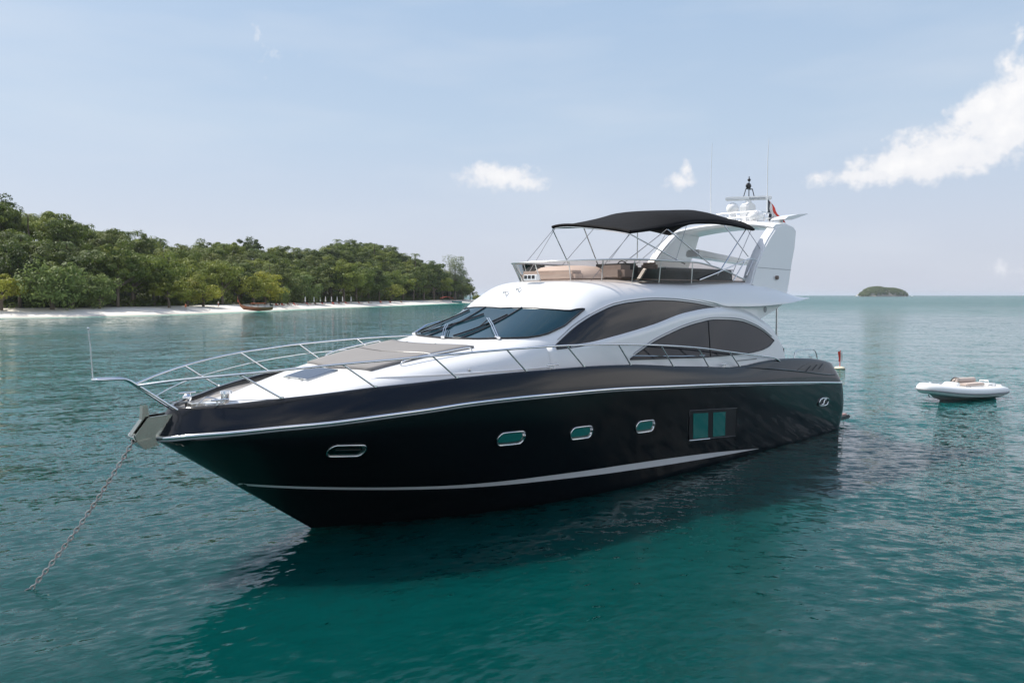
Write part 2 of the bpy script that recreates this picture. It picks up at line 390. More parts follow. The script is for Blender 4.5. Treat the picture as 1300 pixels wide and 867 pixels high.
def build_cabin():
    rows = []
    for x in [-2.19, -2.1, -2.0] + lin(-1.8, 3.1, 34) + lin(3.15, 3.4, 4) + lin(3.5, 6.6, 34) + lin(6.75, 12.9, 34):
        n = NN(x); row = []
        for k in range(49):
            a = math.pi * k / 48
            c, s = math.cos(a), math.sin(a)
            y = HW(x) * math.copysign(abs(c) ** (2 / n), c); z = ZB + (ZT(x) - ZB) * abs(s) ** (2 / n)
            row.append((x, y, z))
        rows.append(row)
    m = MB(); m.grid(rows); m.add(rows[-1], [tuple(range(49))]); m.add(rows[0], [tuple(range(49))])
    m.build('deckhouse', K['white'], yacht, smooth=55)
    # low moulded step along the coachroof sides
    for sgn in (1, -1):
        t = MB(); t.tube([(x, sgn * (YC(x, min(2.99, ZT(x) - .1)) + .002), min(2.99, ZT(x) - .12)) for x in lin(-.2, 4.4, 30)], .018, 6); t.build('coachroof_step', K['white'], yacht, smooth=60)
    # windscreen
    xb = mono([0, .94, 1.5, 1.8, 1.92, 1.955], [3.28, 3.38, 3.70, 4.12, 4.62, 5.64]); xt = mono([0, 1.2, 1.75, 1.955], [5.10, 5.20, 5.42, 5.78])
    ys = [-1.955, -1.94, -1.92, -1.88, -1.8, -1.7] + lin(-1.55, 1.55, 25) + [1.7, 1.8, 1.88, 1.92, 1.94, 1.955]
    def off(x, y, d):
        e = .01; n = Vector((-(ZC(x + e, y) - ZC(x - e, y)) / (2 * e), -(ZC(x, y + e) - ZC(x, y - e)) / (2 * e), 1)).normalized()
        return Vector((x, y, ZC(x, y))) + n * d
    g = [[off(x, y, .02) for x in lin(xb(abs(y)), xt(abs(y)), 12)] for y in ys]
    m = MB(); m.grid(g); ws = m.build('windscreen', K['ws'], yacht, smooth=60, recalc=False)
    edge = [r[0] for r in g] + g[-1][1:] + [r[-1] for r in g[::-1]][1:] + g[0][::-1][1:-1]
    m = MB(); m.tube(edge, .02, 6, closed=True); m.build('window_seal', K['seal'], ws, smooth=60)
    for y in (-.62, .62):
        m = MB(); m.tube([off(x, y * (.93 + .07 * k / 9), .028) for k, x in enumerate(lin(xb(abs(y)), xt(abs(y)), 10))], .022, 6); m.build('mullion', K['seal'], ws, smooth=60)
    # pantograph wipers
    for (xa, ya, xc, yc, bl) in ((3.28, .05, 3.95, -.62, (3.5, -1.05, 4.75, -.25)), (3.62, 1.42, 4.42, .28, (3.4, .25, 4.75, .55)), (3.55, -1.35, 4.2, -1.2, (3.75, -1.5, 5.0, -1.05))):
        w = MB()
        for d in (-.035, .035):
            w.tube([off(xa, ya + d, .05), off((xa + xc) / 2, (ya + yc) / 2 + d, .13), off(xc, yc + d, .10)], .013, 6)
        w.tube([off(xa, ya - .06, .04), off(xa, ya + .06, .04)], .03, 6)
        wo = w.build('wiper_arm', K['steel'], ws, smooth=50)
        q = MB(); q.tube([off(bl[0] + (bl[2] - bl[0]) * t, bl[1] + (bl[3] - bl[1]) * t, .045) for t in lin(0, 1, 8)], .02, 6)
        q.tube([off(xc, yc, .07), off((bl[0] + bl[2]) / 2, (bl[1] + bl[3]) / 2, .06)], .014, 6); q.build('wiper_blade', K['dark'], wo)
    # sunpad
    px = {'f': mono([0, 1.18], [.42, .62]), 'a': mono([0, .5, 1.47], [2.60, 2.62, 2.92])}
    rows = []
    for u in lin(0, 1, 15):
        ymax = 1.16 + .31 * u; row = []
        for v in lin(-1, 1, 17):
            y = v * ymax; x = px['f'](min(abs(y), 1.18)) * (1 - u) + px['a'](min(abs(y), 1.47)) * u
            row.append((x, y, ZC(x, y) + .045))
        rows.append(row)
    m = MB(); m.grid(rows); sp = m.build('sunpad', K['pad'], yacht, smooth=60, recalc=False, solid=.05)
    for v in (-.34, .34):
        m = MB(); m.tube([Vector(rows[i][8]) * (1 - abs(v)) + Vector(rows[i][16 if v > 0 else 0]) * abs(v) + Vector((0, 0, .006)) for i in range(15)], .006, 4); m.build('seam', K['seal'], sp)
    m = MB(); m.tube([Vector(p) + Vector((0, 0, .006)) for p in rows[8]], .006, 4); m.build('seam', K['seal'], sp)
    for sgn in (1, -1):
        pts = [(x, sgn * y, ZC(x, y) + h) for x, y, h in ((1.18, 1.36, 0), (1.22, 1.36, .07), (1.5, 1.40, .09), (2.1, 1.5, .09), (2.6, 1.57, .09), (2.72, 1.58, .07), (2.76, 1.58, 0))]
        m = MB(); m.tube(catmull(pts, 5), .016, 8); m.build('sunpad_grab_rail', K['steel'], yacht, smooth=60)
    # deck hatch
    def quad(x0, x1, y0, y1, h): return [[(x, y, ZC(x, y) + h) for y in lin(y0, y1, 6)] for x in lin(x0, x1, 5)]
    m = MB(); m.grid(quad(-.30, .36, -.45, .45, .03)); h = m.build('deck_hatch', K['brushed'], yacht, smooth=60, recalc=False, solid=.04)
    m = MB(); m.grid(quad(-.27, .33, -.42, .42, .036)); m.build('hatch_glass', K['navy'], h, smooth=60, recalc=False)
    for y in (-.25, .25):
        m = MB(); m.box((-.31, y, ZC(-.31, y) + .04), (.06, .07, .02)); m.build('hinge', K['steel'], h)
    # horns on the roof
    ho = empty('twin_horn', parent=yacht)
    for (x, y, l) in ((5.62, -.38, .13), (5.76, -.08, .12)):
        z = ZC(x, y) + .03
        m = MB(); m.tube([(x - l, y, z), (x - l * .8, y, z), (x - .04, y, z + .02), (x + .03, y, z + .02)], [.035, .02, .013, .02], 10); m.tube([(x - .05, y, z - .08), (x - .05, y, z + .02)], .013, 6)
        m.build('horn', K['steel'], ho, smooth=60)
    m = MB(); m.box((6.10, -.02, 4.93), (.12, .46, .15)); bx = m.build('light_box', K['white'], yacht, bevel=.015)
    for y in (-.17, -.04, .09):
        q = MB(); q.box((6.037, y, 4.94), (.006, .09, .08)); q.build('lens', K['seal'], bx)

def side_window(sgn, name, lo, hi, xs, yf, d, m_, trim=None, mull=()):
    g = [[(x, sgn * (yf(x, z) + d), z) for z in lin(lo(x), max(hi(x), lo(x) + .002), 8)] for x in xs]
    m = MB(); m.grid(g); o = m.build(name, m_, yacht, smooth=60, recalc=False)
    edge = [r[0] for r in g] + [r[-1] for r in g[::-1]]
    q = MB(); q.tube(edge, .013, 6, closed=True); q.build('window_seal', K['seal'], o, smooth=60)
    if trim:
        q = MB(); q.tube([(x, sgn * (yf(x, hi(x) + trim) + d + .002), hi(x) + trim) for x in xs[1:-1]], .010, 6); q.build('trim_line', K['greytrim'], o, smooth=60)
    for x in mull:
        q = MB(); q.tube([(x, sgn * (yf(x, z) + d + .003), z) for z in lin(lo(x), hi(x), 6)], .016, 6); q.build('window_post', K['seal'], o, smooth=60)
    return o

def build_sides():
    hi = mono([4.66, 5.09, 5.6, 6.09, 6.64, 7.18, 8.04, 8.81, 9.65, 10.55, 11.0], [3.44, 3.66, 3.92, 4.11, 4.26, 4.33, 4.38, 4.36, 4.30, 4.19, 4.12])
    at = mono([4.4, 4.7, 5.43, 6.39, 7.84, 9.19, 10.47, 11.25, 11.86, 12.48, 12.9, 13.46, 13.75, 14.09, 14.3], [3.40, 3.42, 3.45, 3.57, 3.80, 4.06, 4.17, 4.18, 4.13, 3.99, 3.83, 3.59, 3.36, 3.0, 2.45])
    l2 = mono([6.89, 7.33, 7.8, 8.45, 9.15, 9.87, 10.44, 11.21, 11.82, 12.44, 12.9, 13.6], [3.04, 3.22, 3.39, 3.56, 3.71, 3.81, 3.86, 3.84, 3.79, 3.66, 3.52, 3.20])
    b2 = mono([6.89, 8.39, 10.14, 11.1, 12.13, 12.78, 13.25, 13.6], [3.02, 2.97, 2.91, 2.905, 2.91, 2.95, 3.03, 3.19])
    for sgn in (1, -1):
        side_window(sgn, 'saloon_window', lambda x: at(x) - .06, hi, lin(4.66, 11.0, 60), YC, .012, K['win'], .055)
        g = []
        for x in lin(4.4, 13.4, 60) + lin(13.5, 14.3, 14):
            g.append([(x, sgn * YP(x, z), z) for z in lin(2.3, at(x), 10)])
        m = MB(); m.grid(g); m.build('side_arch_moulding', K['white'], yacht, smooth=60, recalc=False, solid=.16, off=(1 if sgn > 0 else -1))
        side_window(sgn, 'eye_window', b2, l2, lin(6.89, 13.6, 60), YP, .012, K['win'], .06, (10.2,))
    # aft cabin bulkhead with dark doors
    m = MB(); m.box((12.95, 0, 3.4), (.06, 4.3, 1.6)); m.build('saloon_door', K['win'], yacht)

def build_fly():
    zt = mono([9.6, 11, 12.6, 13.4, 14.3, 15.0, 15.7, 16.45], [4.80, 4.875, 4.88, 4.84, 4.73, 4.60, 4.48, 4.435])
    ze = mono([9.6, 10.6, 11.2, 12.4, 14.2, 15.6, 16.45], [4.42, 4.30, 4.20, 4.19, 4.25, 4.37, 4.42])
    hw = mono([9.6, 10.6, 11.6, 13, 14.8, 15.8, 16.2, 16.45], [2.22, 2.30, 2.38, 2.45, 2.46, 2.36, 2.22, 2.0])
    rows = []
    for x in lin(9.6, 16.45, 44):
        t, e, h = zt(x), ze(x), hw(x); hh = t - e
        half = [(0, t), (h * .5, t), (h * .74, t - .005), (h * .80, t - .03 * hh), (h * .86, t - .16 * hh), (h * .91, t - .38 * hh), (h * .95, t - .62 * hh), (h * .98, t - .84 * hh), (h, e + .012), (h, e), (h - .22, e - .035), (h * .5, e - .04), (0, e - .04)]
        rows.append([(x, y, z) for y, z in half] + [(x, -y, z) for y, z in half[-2:0:-1]])
    m = MB(); m.grid(rows, close_u=True, cap=True); m.build('flybridge_deck', K['white'], yacht, smooth=40)
    # fashion plates under the overhang and the poles that carry it
    for sgn in (1, -1):
        m = MB(); m.prism([(11.2, 4.25), (14.6, 4.28), (13.95, 4.06), (13.3, 3.88), (12.9, 3.75), (11.2, 3.9)], sgn * 2.14, sgn * 2.26); o = m.build('overhang_bracket', K['white'], yacht, bevel=.02)
        q = MB(); q.tube([(13.35, sgn * 2.262, 4.09), (13.35, sgn * 2.272, 4.09)], .085, 16); q.build('speaker_grille', K['greytrim'], o)
        m = MB(); m.tube([(14.62, sgn * 1.98, 2.2), (14.60, sgn * 1.98, 4.3)], .035, 10); m.build('overhang_pole', K['steel'], yacht, smooth=60)
    # wraparound smoked screen
    plan = [(12.75, 1.93), (11.5, 1.97), (10, 1.97), (8.8, 1.93), (8.0, 1.82), (7.35, 1.55), (6.85, 1.15), (6.52, .62), (6.42, 0)]
    full = catmull([(x, y, 0) for x, y in plan] + [(x, -y, 0) for x, y in plan[-2::-1]], 6)
    ztop = mono([6.2, 8, 10, 11, 11.8, 12.4, 12.8], [5.30, 5.36, 5.36, 5.27, 5.13, 5.00, 4.93])
    g = []
    for p in full:
        zt_ = ztop(p.x); q = Vector((p.x, p.y, 0)); out = (Vector((p.x - 9.5, p.y * 2, 0))).normalized()
        f = .22 * sst(9.5, 6.5, p.x) + .03
        g.append([(q.x + out.x * f * k, q.y + out.y * f * k, 4.80 + (zt_ - 4.80) * k) for k in lin(0, 1, 4)])
    m = MB(); m.grid(g); sc = m.build('fly_screen', K['flyglass'], yacht, smooth=60, recalc=False)
    m = MB(); m.tube([r[-1] for r in g], .022, 8); m.build('screen_rail', K['brushed'], sc, smooth=60)
    m = MB(); m.tube([(r[0][0], r[0][1], 4.885) for r in g if r[0][0] > 6.6], .02, 6); m.build('screen_channel', K['brown'], sc, smooth=60)
    for i in (0, 12, 19, 26, 33, 40, 48, 56, 63, 70, 77, 84):
        if i < len(g) - 1:
            m = MB(); m.tube([Vector(g[i][0]), Vector(g[i][-1])], .014, 6); m.build('screen_post', K['brushed'], sc)
    # inner coaming lining, seats, helm, bar
    for sgn in (1, -1):
        m = MB(); m.prism([(8.0, 4.85), (12.6, 4.85), (12.3, 4.95), (11.2, 5.12), (8.3, 5.16)], sgn * 1.66, sgn * 1.80); m.build('coaming_lining', K['seal'], yacht, bevel=.02)
    def cushion(name, c, d, mt, par=yacht, bev=.09, rot=None):
        q = MB(); q.box(c, d, rot); return q.build(name, mt, par, smooth=60, bevel=bev)
    cushion('fly_sunpad', (7.55, -.35, 4.95), (1.3, 1.9, .34), K['beige'])
    q = MB(); q.ball((7.75, -.3, 4.90), (.78, 1.2, .46), 28, 14, zmin=0); q.v = [(a, b_, min(c, 5.22 + .35 * (c - 5.22))) for a, b_, c in q.v]; q.build('sunpad_backrest', K['beige'], yacht, smooth=80)
    cushion('companion_seat', (8.05, 1.05, 5.04), (.62, .8, .42), K['taupe'], bev=.12)
    hc = cushion('helm_console', (8.55, .62, 5.08), (.55, 1.15, .46), K['seal'], bev=.08)
    w = MB(); w.tube([(8.86 - .06 * math.sin(a), .62 + .19 * math.cos(a), 5.2 + .19 * math.sin(a)) for a in lin(0, 2 * math.pi * 15 / 16, 16)], .014, 6, closed=True); w.build('steering_wheel', K['dark'], hc, smooth=60)
    for y in (.35, 1.0):
        s = cushion('helm_seat', (9.25, y, 5.0), (.5, .52, .26), K['brown'])
        cushion('backrest', (9.5, y, 5.16), (.16, .5, .40), K['brown'], s, .06)
    cushion('dinette_seat', (10.6, 1.25, 4.98), (1.7, .55, .30), K['brown'])
    cushion('dinette_seat', (10.3, -1.25, 5.02), (2.4, .5, .42), K['brown'])
    wb = MB(); wb.box((11.7, .95, 5.04), (3.4, .45, .36)); wb = wb.build('wet_bar', K['seal'], yacht, bevel=.03)
    cushion('bar_worktop', (11.7, .95, 5.235), (3.46, .5, .03), K['greytrim'], wb, .01)
    m = MB(); m.box((12.6, -.9, 5.12), (1.9, .9, .44)); m.build('aft_seat', K['seal'], yacht, smooth=50, bevel=.07)
    # folded crane arm lying along the starboard coaming
    m = MB(); m.prism([(12.65, 5.64), (12.7, 5.86), (15.8, 5.62), (15.85, 5.48)], .0, .45); m.build('crane_arm', K['white'], yacht, smooth=40, bevel=.04)
    # radar arch: two raked wings and a curved crossbeam, one moulding
    zo = [(12.45, 4.80), (12.75, 5.05), (13.54, 5.71), (14.13, 6.19), (14.62, 6.56)]
    leg = [(12.85, 4.78), (13.25, 5.36), (13.7, 5.84), (14.15, 6.22), (14.62, 6.56), (15.1, 6.66), (15.75, 6.62), (15.9, 6.50), (15.72, 5.95), (15.42, 5.4), (15.2, 4.9), (14.95, 4.45), (13.6, 4.6)]
    m = MB()
    for sgn in (1, -1):
        lo_ = lambda x, z: sgn * (1.74 + .10 * (5 - z) - .02); hi_ = lambda x, z: sgn * (2.06 + .10 * (5 - z))
        m.prism(leg, lo_, hi_)
    m.build('arch_leg', K['white'], yacht, smooth=35, bevel=.045)
    rows = []
    for k in range(25):
        y = -1.86 + 3.72 * k / 24; c = 1 - (y / 1.86) ** 2; q = 1 - abs(y / 1.86) ** 4
        x0 = 14.50 + .25 * c; x1 = 15.88 + .25 * c; z1 = 6.60 + .20 * c
        rows.append([(x0, y, z1 - .06), (x0 + .15, y, z1 + .02), (x0 + .7, y, z1 + .09), (x1 - .1, y, z1), (x1, y, z1 - .08), (x1 - .1, y, z1 - .17), (x0 + .6, y, z1 - .14), (x0 + .1, y, z1 - .14)])
    m = MB(); m.grid(rows, close_u=True, cap=True); m.build('arch_crossbeam', K['white'], yacht, smooth=50)
    m = MB(); m.tube([(14.35, 2.0, 5.02), (14.35, 2.125, 5.02)], .06, 12); m.build('docking_lamp', K['brown'], yacht)
    for sgn in (1, -1):
        m = MB(); m.tube([(13.3 + t * 2.05, sgn * 2.034, 5.30 - .03 * t) for t in lin(0, 1, 6)], .008, 5); m.build('arch_seam', K['greytrim'], yacht)
        m = MB(); m.tube([(13.45, sgn * 1.83, 5.56), (12.95, sgn * 1.87, 5.05)], .03, 8); m.build('arch_grab_rail', K['brushed'], yacht)
build_cabin(); build_sides(); build_fly()

def build_bimini():
    ze = mono([7.95, 9.6, 11, 12.4, 14.1], [6.03, 6.25, 6.45, 6.50, 6.43])
    cr = mono([7.95, 8.6, 9.4, 10.5, 12.5, 13.6, 14.1], [.03, .14, .27, .38, .44, .40, .34]); roll = mono([7.95, 10, 14], [.30, .18, .02])
    rows = []
    for u in lin(0, 1, 25):
        row = []
        for k in range(17):
            v = -1 + 2 * k / 16; v = math.copysign(abs(v) ** .85, v); y = v * (1.50 + .08 * math.sin(u * math.pi)); fx = 8.22 - .20 * v; ax = 14.0
            x = fx + (ax - fx) * u; c = 1 - abs(v) ** 3.2
            s = .03 * abs(math.sin(u * math.pi * 3)) * c
            row.append((x, y, ze(x) + roll(x) * (1 - v) * .5 + cr(x) * c - s + .02))
        rows.append(row)
    m = MB(); m.grid(rows); cn = m.build('bimini_canopy', K['canvas'], yacht, smooth=70, recalc=False, solid=.05)
    edge = [r[-1] for r in rows]; e2 = [r[0] for r in rows]
    m = MB()
    for e in (edge, e2, rows[0], rows[-1]): m.tube(e, .04, 6)
    m.build('canopy_hem', K['canvas'], cn, smooth=60)
    fr = empty('bimini_frame', parent=yacht)
    def hoop(x, foot):
        i = min(range(25), key=lambda k: abs(rows[k][8][0] - x)); r = rows[i]
        pts = [(foot[0], -foot[1], foot[2])] + [(p[0], p[1], p[2] - .06) for p in r] + [foot]
        m = MB(); m.tube(pts, .017, 8); m.build('bow', K['steel'], fr, smooth=50)
    hoop(9.75, (11.05, 1.97, 5.26)); hoop(8.0, (9.7, 1.97, 5.30)); hoop(12.2, (12.9, 1.96, 5.6)); hoop(13.5, (11.3, 1.95, 5.05))
    for sgn in (1, -1):
        for a, c_ in (((8.06, 1.46, 6.04), (7.25, 1.45, 5.3)), ((8.1, 1.46, 6.04), (6.95, 1.15, 4.86)), ((13.9, 1.46, 6.42), (11.9, 1.98, 4.95)), ((10.3, 1.6, 6.33), (9.3, 1.95, 5.35)), ((13.7, 1.46, 6.44), (13.7, 1.88, 5.86))):
            q = MB(); q.tube([(a[0] + (.36 if sgn < 0 and a[0] < 9 else 0), sgn * a[1], a[2] + (.28 if sgn < 0 and a[0] < 9 else .12 if sgn < 0 and a[0] < 12 else 0)), (c_[0], sgn * c_[1], c_[2])], .009, 5); q.build('strap', K['greytrim'], fr)
        # steel hand rail beside the aft end of the screen
        pts = [(10.3, 2.02, 4.90), (11.2, 2.04, 5.12), (12.3, 2.03, 5.40), (12.7, 2.02, 5.50), (13.0, 2.0, 5.54), (13.3, 1.98, 5.50)]
        q = MB(); q.tube(catmull([(x, sgn * y, z) for x, y, z in pts], 4), .018, 8); q.tube([(12.0, sgn * 2.02, 4.9), (12.6, sgn * 2.03, 5.47)], .018, 8); q.build('fly_hand_rail', K['steel'], yacht, smooth=60)
build_bimini()

def lattice(m, x0, x1, y0, y1, z0, z1, nx, ny, r):
    for z in (z0, (z0 + z1) / 2, z1):
        m.tube([(x0, y0, z), (x1, y0, z), (x1, y1, z), (x0, y1, z)], r, 5, closed=True)
    for i in range(nx + 1):
        for y in (y0, y1): m.tube([(x0 + (x1 - x0) * i / nx, y, z0), (x0 + (x1 - x0) * i / nx, y, z1)], r, 5)
    for j in range(1, ny):
        for x in (x0, x1): m.tube([(x, y0 + (y1 - y0) * j / ny, z0), (x, y0 + (y1 - y0) * j / ny, z1)], r, 5)

def build_mast():
    ms = empty('instrument_mast', (.15, -.35, 0), parent=yacht)
    m = MB(); lattice(m, 14.9, 15.9, -.75, .65, 6.80, 7.12, 4, 4, .012); m.build('mast_rail', K['steel'], ms)
    m = MB(); m.prism([(15.3, 6.8), (15.25, 7.38), (15.45, 7.48), (15.75, 7.48), (15.85, 7.38), (15.8, 6.8)], -.16, .12); m.build('radar_pedestal', K['white'], ms, bevel=.04, smooth=40)
    # open array scanner, turned across the boat
    c = Vector((15.55, 0.0, 7.62)); u = Vector((.58, 1.0, 0)).normalized(); rot = Matrix.Rotation(math.atan2(u.y, u.x), 3, 'Z')
    rot_ = rot
    m = MB(); m.box(c, (1.45, .12, .13), rot_); m.tube([(15.55, 0, 7.45), (15.55, 0, 7.56)], .1, 14); sc = m.build('radar_scanner', K['white'], ms, bevel=.03, smooth=40)
    t = bpy.data.curves.new('lettering', 'FONT'); t.body = 'Raymarine'; t.size = .115; t.extrude = .002
    to = bpy.data.objects.new('tmp', t); COL.objects.link(to); bpy.context.view_layer.update()
    me = bpy.data.meshes.new_from_object(to); bpy.data.objects.remove(to); me.name = 'radar_lettering'
    me.materials.clear(); me.materials.append(K['greytrim'])
    lo = bpy.data.objects.new('radar_lettering', me); COL.objects.link(lo); lo.parent = sc
    # the port/forward face of the bar, in the yacht's right-handed axes (y mirrored)
    uf = Vector((u.x, -u.y, 0)); nf = Vector((-uf.y, uf.x, 0))
    if nf.dot(Vector((-.7, -.7, 0))) < 0: nf = -nf
    ex = Vector((0, 0, 1)).cross(nf)      # reading direction
    org = Vector((c.x, -c.y, c.z)) + nf * .064 + ex * .02 + Vector((0, 0, -.04))
    lo.matrix_local = Matrix(((ex.x, 0, nf.x, org.x), (ex.y, 0, nf.y, org.y), (ex.z, 1, nf.z, org.z), (0, 0, 0, 1)))
    m = MB(); m.ball((15.35, -.45, 7.30), (.20, .20, .21), 20, 12); m.tube([(15.35, -.45, 6.85), (15.35, -.45, 7.15)], .12, 12); m.build('satellite_dome', K['white'], ms, smooth=80)
    m = MB(); m.ball((15.1, .52, 6.98), (.25, .25, .19), 20, 12); m.tube([(15.1, .62, 6.8), (15.1, .62, 6.9)], .16, 12); m.build('satellite_dome', K['white'], ms, smooth=80)
    m = MB(); m.box((15.75, -.1, 7.95), (.26, .10, .03)); m.ball((15.75, -.12, 8.05), (.12, .08, .10)); m.tube([(15.75, -.1, 7.7), (15.75, -.1, 8.35)], .015, 6); m.ball((15.75, -.1, 8.24), (.06, .05, .05)); m.tube([(15.68, -.25, 7.70), (15.73, -.2, 7.95)], .015, 5); m.tube([(15.82, .05, 7.70), (15.78, 0, 7.95)], .015, 5)
    m.build('masthead_light', K['seal'], ms)
    m = MB(); m.prism([(15.1, 6.82), (15.6, 6.84), (16.6, 7.08), (16.62, 7.10), (16.0, 7.04), (15.3, 6.92)], 1.0, 1.5); m.build('wing_antenna', K['white'], ms, smooth=40, bevel=.01)
    m = MB(); m.tube([(15.4, 1.2, 6.65), (15.45, 1.2, 6.86)], .06, 8); m.build('antenna_foot', K['white'], ms)
    for (x, y, z0, z1, n_) in ((16.05, -1.25, 6.7, 9.65, 'a'), (15.35, 1.2, 7.1, 9.35, 'b')):
        m = MB(); x -= .15; y -= .35; m.tube([(x, y, z0), (x, y, z0 + .5), (x - .03, y, z0 + 1.6), (x + .02, y, z1)], [.022, .016, .012, .006], 6); m.build('whip_antenna', K['white'], ms)
    # courtesy flag drooping on its halyard: red, white, dark
    for k, mt in enumerate(('red', 'flagwhite', 'flagdark')):
        g = []
        for i in lin(0, 1, 8):
            a0, a1 = k / 3, (k + 1) / 3; row = []
            for q in lin(a0, a1, 4):
                row.append((15.95 + .30 * (1 - q) * i + .03 * math.sin(7 * i + 3 * q), .46 + .46 * (1 - q) * (.15 + .85 * i) + .03 * math.sin(9 * i), 7.60 - .68 * i - .10 * (1 - q)))
            g.append(row)
        m = MB(); m.grid(g); m.build('flag', K[mt], ms, smooth=60, recalc=False)
    m = MB(); m.tube([(16.15, .45, 6.75), (15.95, .45, 7.75)], .012, 5); m.build('flag_staff', K['seal'], ms)
    m = MB(); m.prism([(14.50, 6.50), (14.62, 6.53), (14.68, 6.43), (14.58, 6.36)], 1.35, 1.5); m.build('red_pennant', K['red'], ms)
build_mast()

def build_rails():
    top = [(-3.15, .10, 3.03), (-2.61, .55, 3.12), (-1.91, 1.13, 3.20), (-1.21, 1.57, 3.27), (-.46, 1.93, 3.33), (.3, 2.18, 3.37), (1.12, 2.39, 3.41), (2.76, 2.60, 3.46), (4.37, 2.69, 3.47), (6.05, 2.71, 3.42), (7.62, 2.72, 3.33), (9.2, 2.71, 3.20), (10.74, 2.68, 3.02), (12.21, 2.64, 2.85), (13.3, 2.58, 2.72), (13.7, 2.56, 2.60)]
    base = [-1.23, .19, 1.73, 3.37, 5.04, 6.62, 8.28, 9.87, 11.45]; tops = [2, 4, 6, 7, 8, 9, 10, 11, 12]
    for sgn in (1, -1):
        P = [(x, sgn * y, z) for x, y, z in top]
        m = MB(); m.tube(catmull(P, 5), .021, 8); rail = m.build('bow_rail', K['steel'], yacht, smooth=60)
        for bx, ti in zip(base, tops):
            by = gun(bx) - .04; bz = ZG(bx) + .015
            q = MB(); q.tube([(bx, sgn * by, bz), P[ti]], .017, 8); q.tube([(bx, sgn * by, bz), (bx, sgn * by, bz + .03)], .035, 8); q.build('stanchion', K['steel'], rail, smooth=60)
        mid = [(-2.80, .14, 2.80), (-2.3, .68, 2.88), (-1.62, 1.22, 2.97), (-.14, 2.02, 3.10), (1.40, 2.44, 3.19), (3.05, 2.6, 3.22)]
        q = MB(); q.tube(catmull([(x, sgn * y, z) for x, y, z in mid], 5), .011, 6)
        if sgn < 0: q.build('mid_rail', K['steel'], rail, smooth=60)
        q = MB(); q.tube([(-2.68, sgn * .12, 2.72), (-2.0, sgn * .62, 2.72), (-1.23, sgn * (gun(-1.23) - .04), 2.75)], .007, 6)
        if sgn > 0: q.build('guard_wire', K['brushed'], rail)
        mp = [(6.7, gun(6.7) - .04, 3.13), (8.6, gun(8.6) - .02, 3.02), (9.65, gun(9.6) - .02, 2.98)]
        q = MB(); q.tube([(x, sgn * y, z) for x, y, z in mp], .011, 6); q.build('mid_rail', K['steel'], rail)
        # stern rail
        q = MB(); q.tube(catmull([(15.0, sgn * 2.36, 2.60), (15.15, sgn * 2.34, 2.80), (15.8, sgn * 2.30, 2.81), (16.6, sgn * 2.24, 2.76), (16.9, sgn * 2.2, 2.46)], 4), .016, 8); q.build('stern_rail', K['steel'], yacht, smooth=60)
        # mooring cleats
        for cx, cw in ((4.1, .17), (10.7, .17), (16.1, .14), (-2.05, .15)):
            cy = sgn * (gun(cx) - .06); cz = ZG(cx) + .015
            q = MB(); q.tube([(cx - cw, cy, cz + .085), (cx + cw, cy, cz + .085)], .017, 8)
            for d in (-.05, .05): q.tube([(cx + d, cy, cz), (cx + d, cy, cz + .08)], .014, 8)
            q.build('cleat', K['steel'], yacht, smooth=60)
        for cx, l in ((12.0, .55),):
            q = MB(); q.box((cx, sgn * (YP(cx, 2.72) + .006), 2.73), (l * 2, .012, .03)); q.build('side_vent', K['greytrim'], yacht)
    # pulpit: a pair of tubes reaching forward over the anchor, with a jackstaff at its end
    m = MB()
    for sgn in (1, -1):
        m.tube(catmull([(-2.52, sgn * .20, 2.55), (-2.75, sgn * .16, 2.72), (-3.15, sgn * .10, 3.03), (-3.30, sgn * .09, 3.13), (-3.42, sgn * .10, 3.155), (-3.74, sgn * .11, 3.165), (-3.80, 0, 3.165)], 5), .021, 8)
    pu = m.build('pulpit', K['steel'], yacht, smooth=60)
    m = MB(); m.tube([(-3.80, 0, 3.16), (-3.815, 0, 3.6), (-3.84, 0, 3.98)], .010, 6); m.ball((-3.84, 0, 3.98), .018, 8, 6); m.build('jackstaff', K['steel'], pu, smooth=60)
    # anchor gear on the foredeck
    m = MB(); m.ball((-2.28, -.12, 2.73), (.075, .075, .075), 14, 10); m.tube([(-2.28, -.12, 2.56), (-2.28, -.12, 2.70)], .04, 10); m.build('bow_bollard', K['steel'], yacht, smooth=60)
    m = MB(); m.tube([(-1.75, .25, 2.62), (-1.75, .25, 2.80)], [.085, .085], 14); m.tube([(-1.75, .25, 2.80), (-1.75, .25, 2.84)], [.11, .10], 14); m.build('windlass', K['steel'], yacht, smooth=50, bevel=0)
    m = MB(); m.box((-2.05, .42, 2.64), (.34, .2, .06)); m.build('chain_stopper', K['steel'], yacht, bevel=.015)
    m = MB(); m.box((-2.2, .1, 2.63), (.25, .16, .05)); m.tube(catmull([(-2.3, .3, 2.62), (-2.15, .32, 2.76), (-1.95, .34, 2.72), (-1.85, .36, 2.64)], 4), .012, 6); m.build('roller_guard', K['brushed'], yacht)
    # polished stemhead plate with the anchor roller
    m = MB()
    for sgn in (1, -1):
        m.prism([(-2.55, 2.52), (-3.02, 2.50), (-3.24, 2.22), (-3.22, 2.14), (-2.93, 2.08), (-2.80, 2.14)], sgn * .13, sgn * .16)
    m.prism([(-2.98, 2.49), (-3.00, 2.68), (-3.08, 2.69), (-3.10, 2.46), (-3.27, 2.22), (-3.24, 2.18)], -.055, .075)
    st = m.build('stemhead_plate', K['stemsteel'], yacht)
    m = MB(); m.tube([(-3.20, -.12, 2.19), (-3.20, .12, 2.19)], .06, 12); m.build('anchor_roller', K['steel'], st, smooth=60)
    m = MB(); m.prism([(-3.24, 2.13), (-3.10, 1.98), (-2.86, 2.03), (-3.0, 2.16)], -.2, .2); m.build('anchor_fluke', K['stemsteel'], st, bevel=.01)
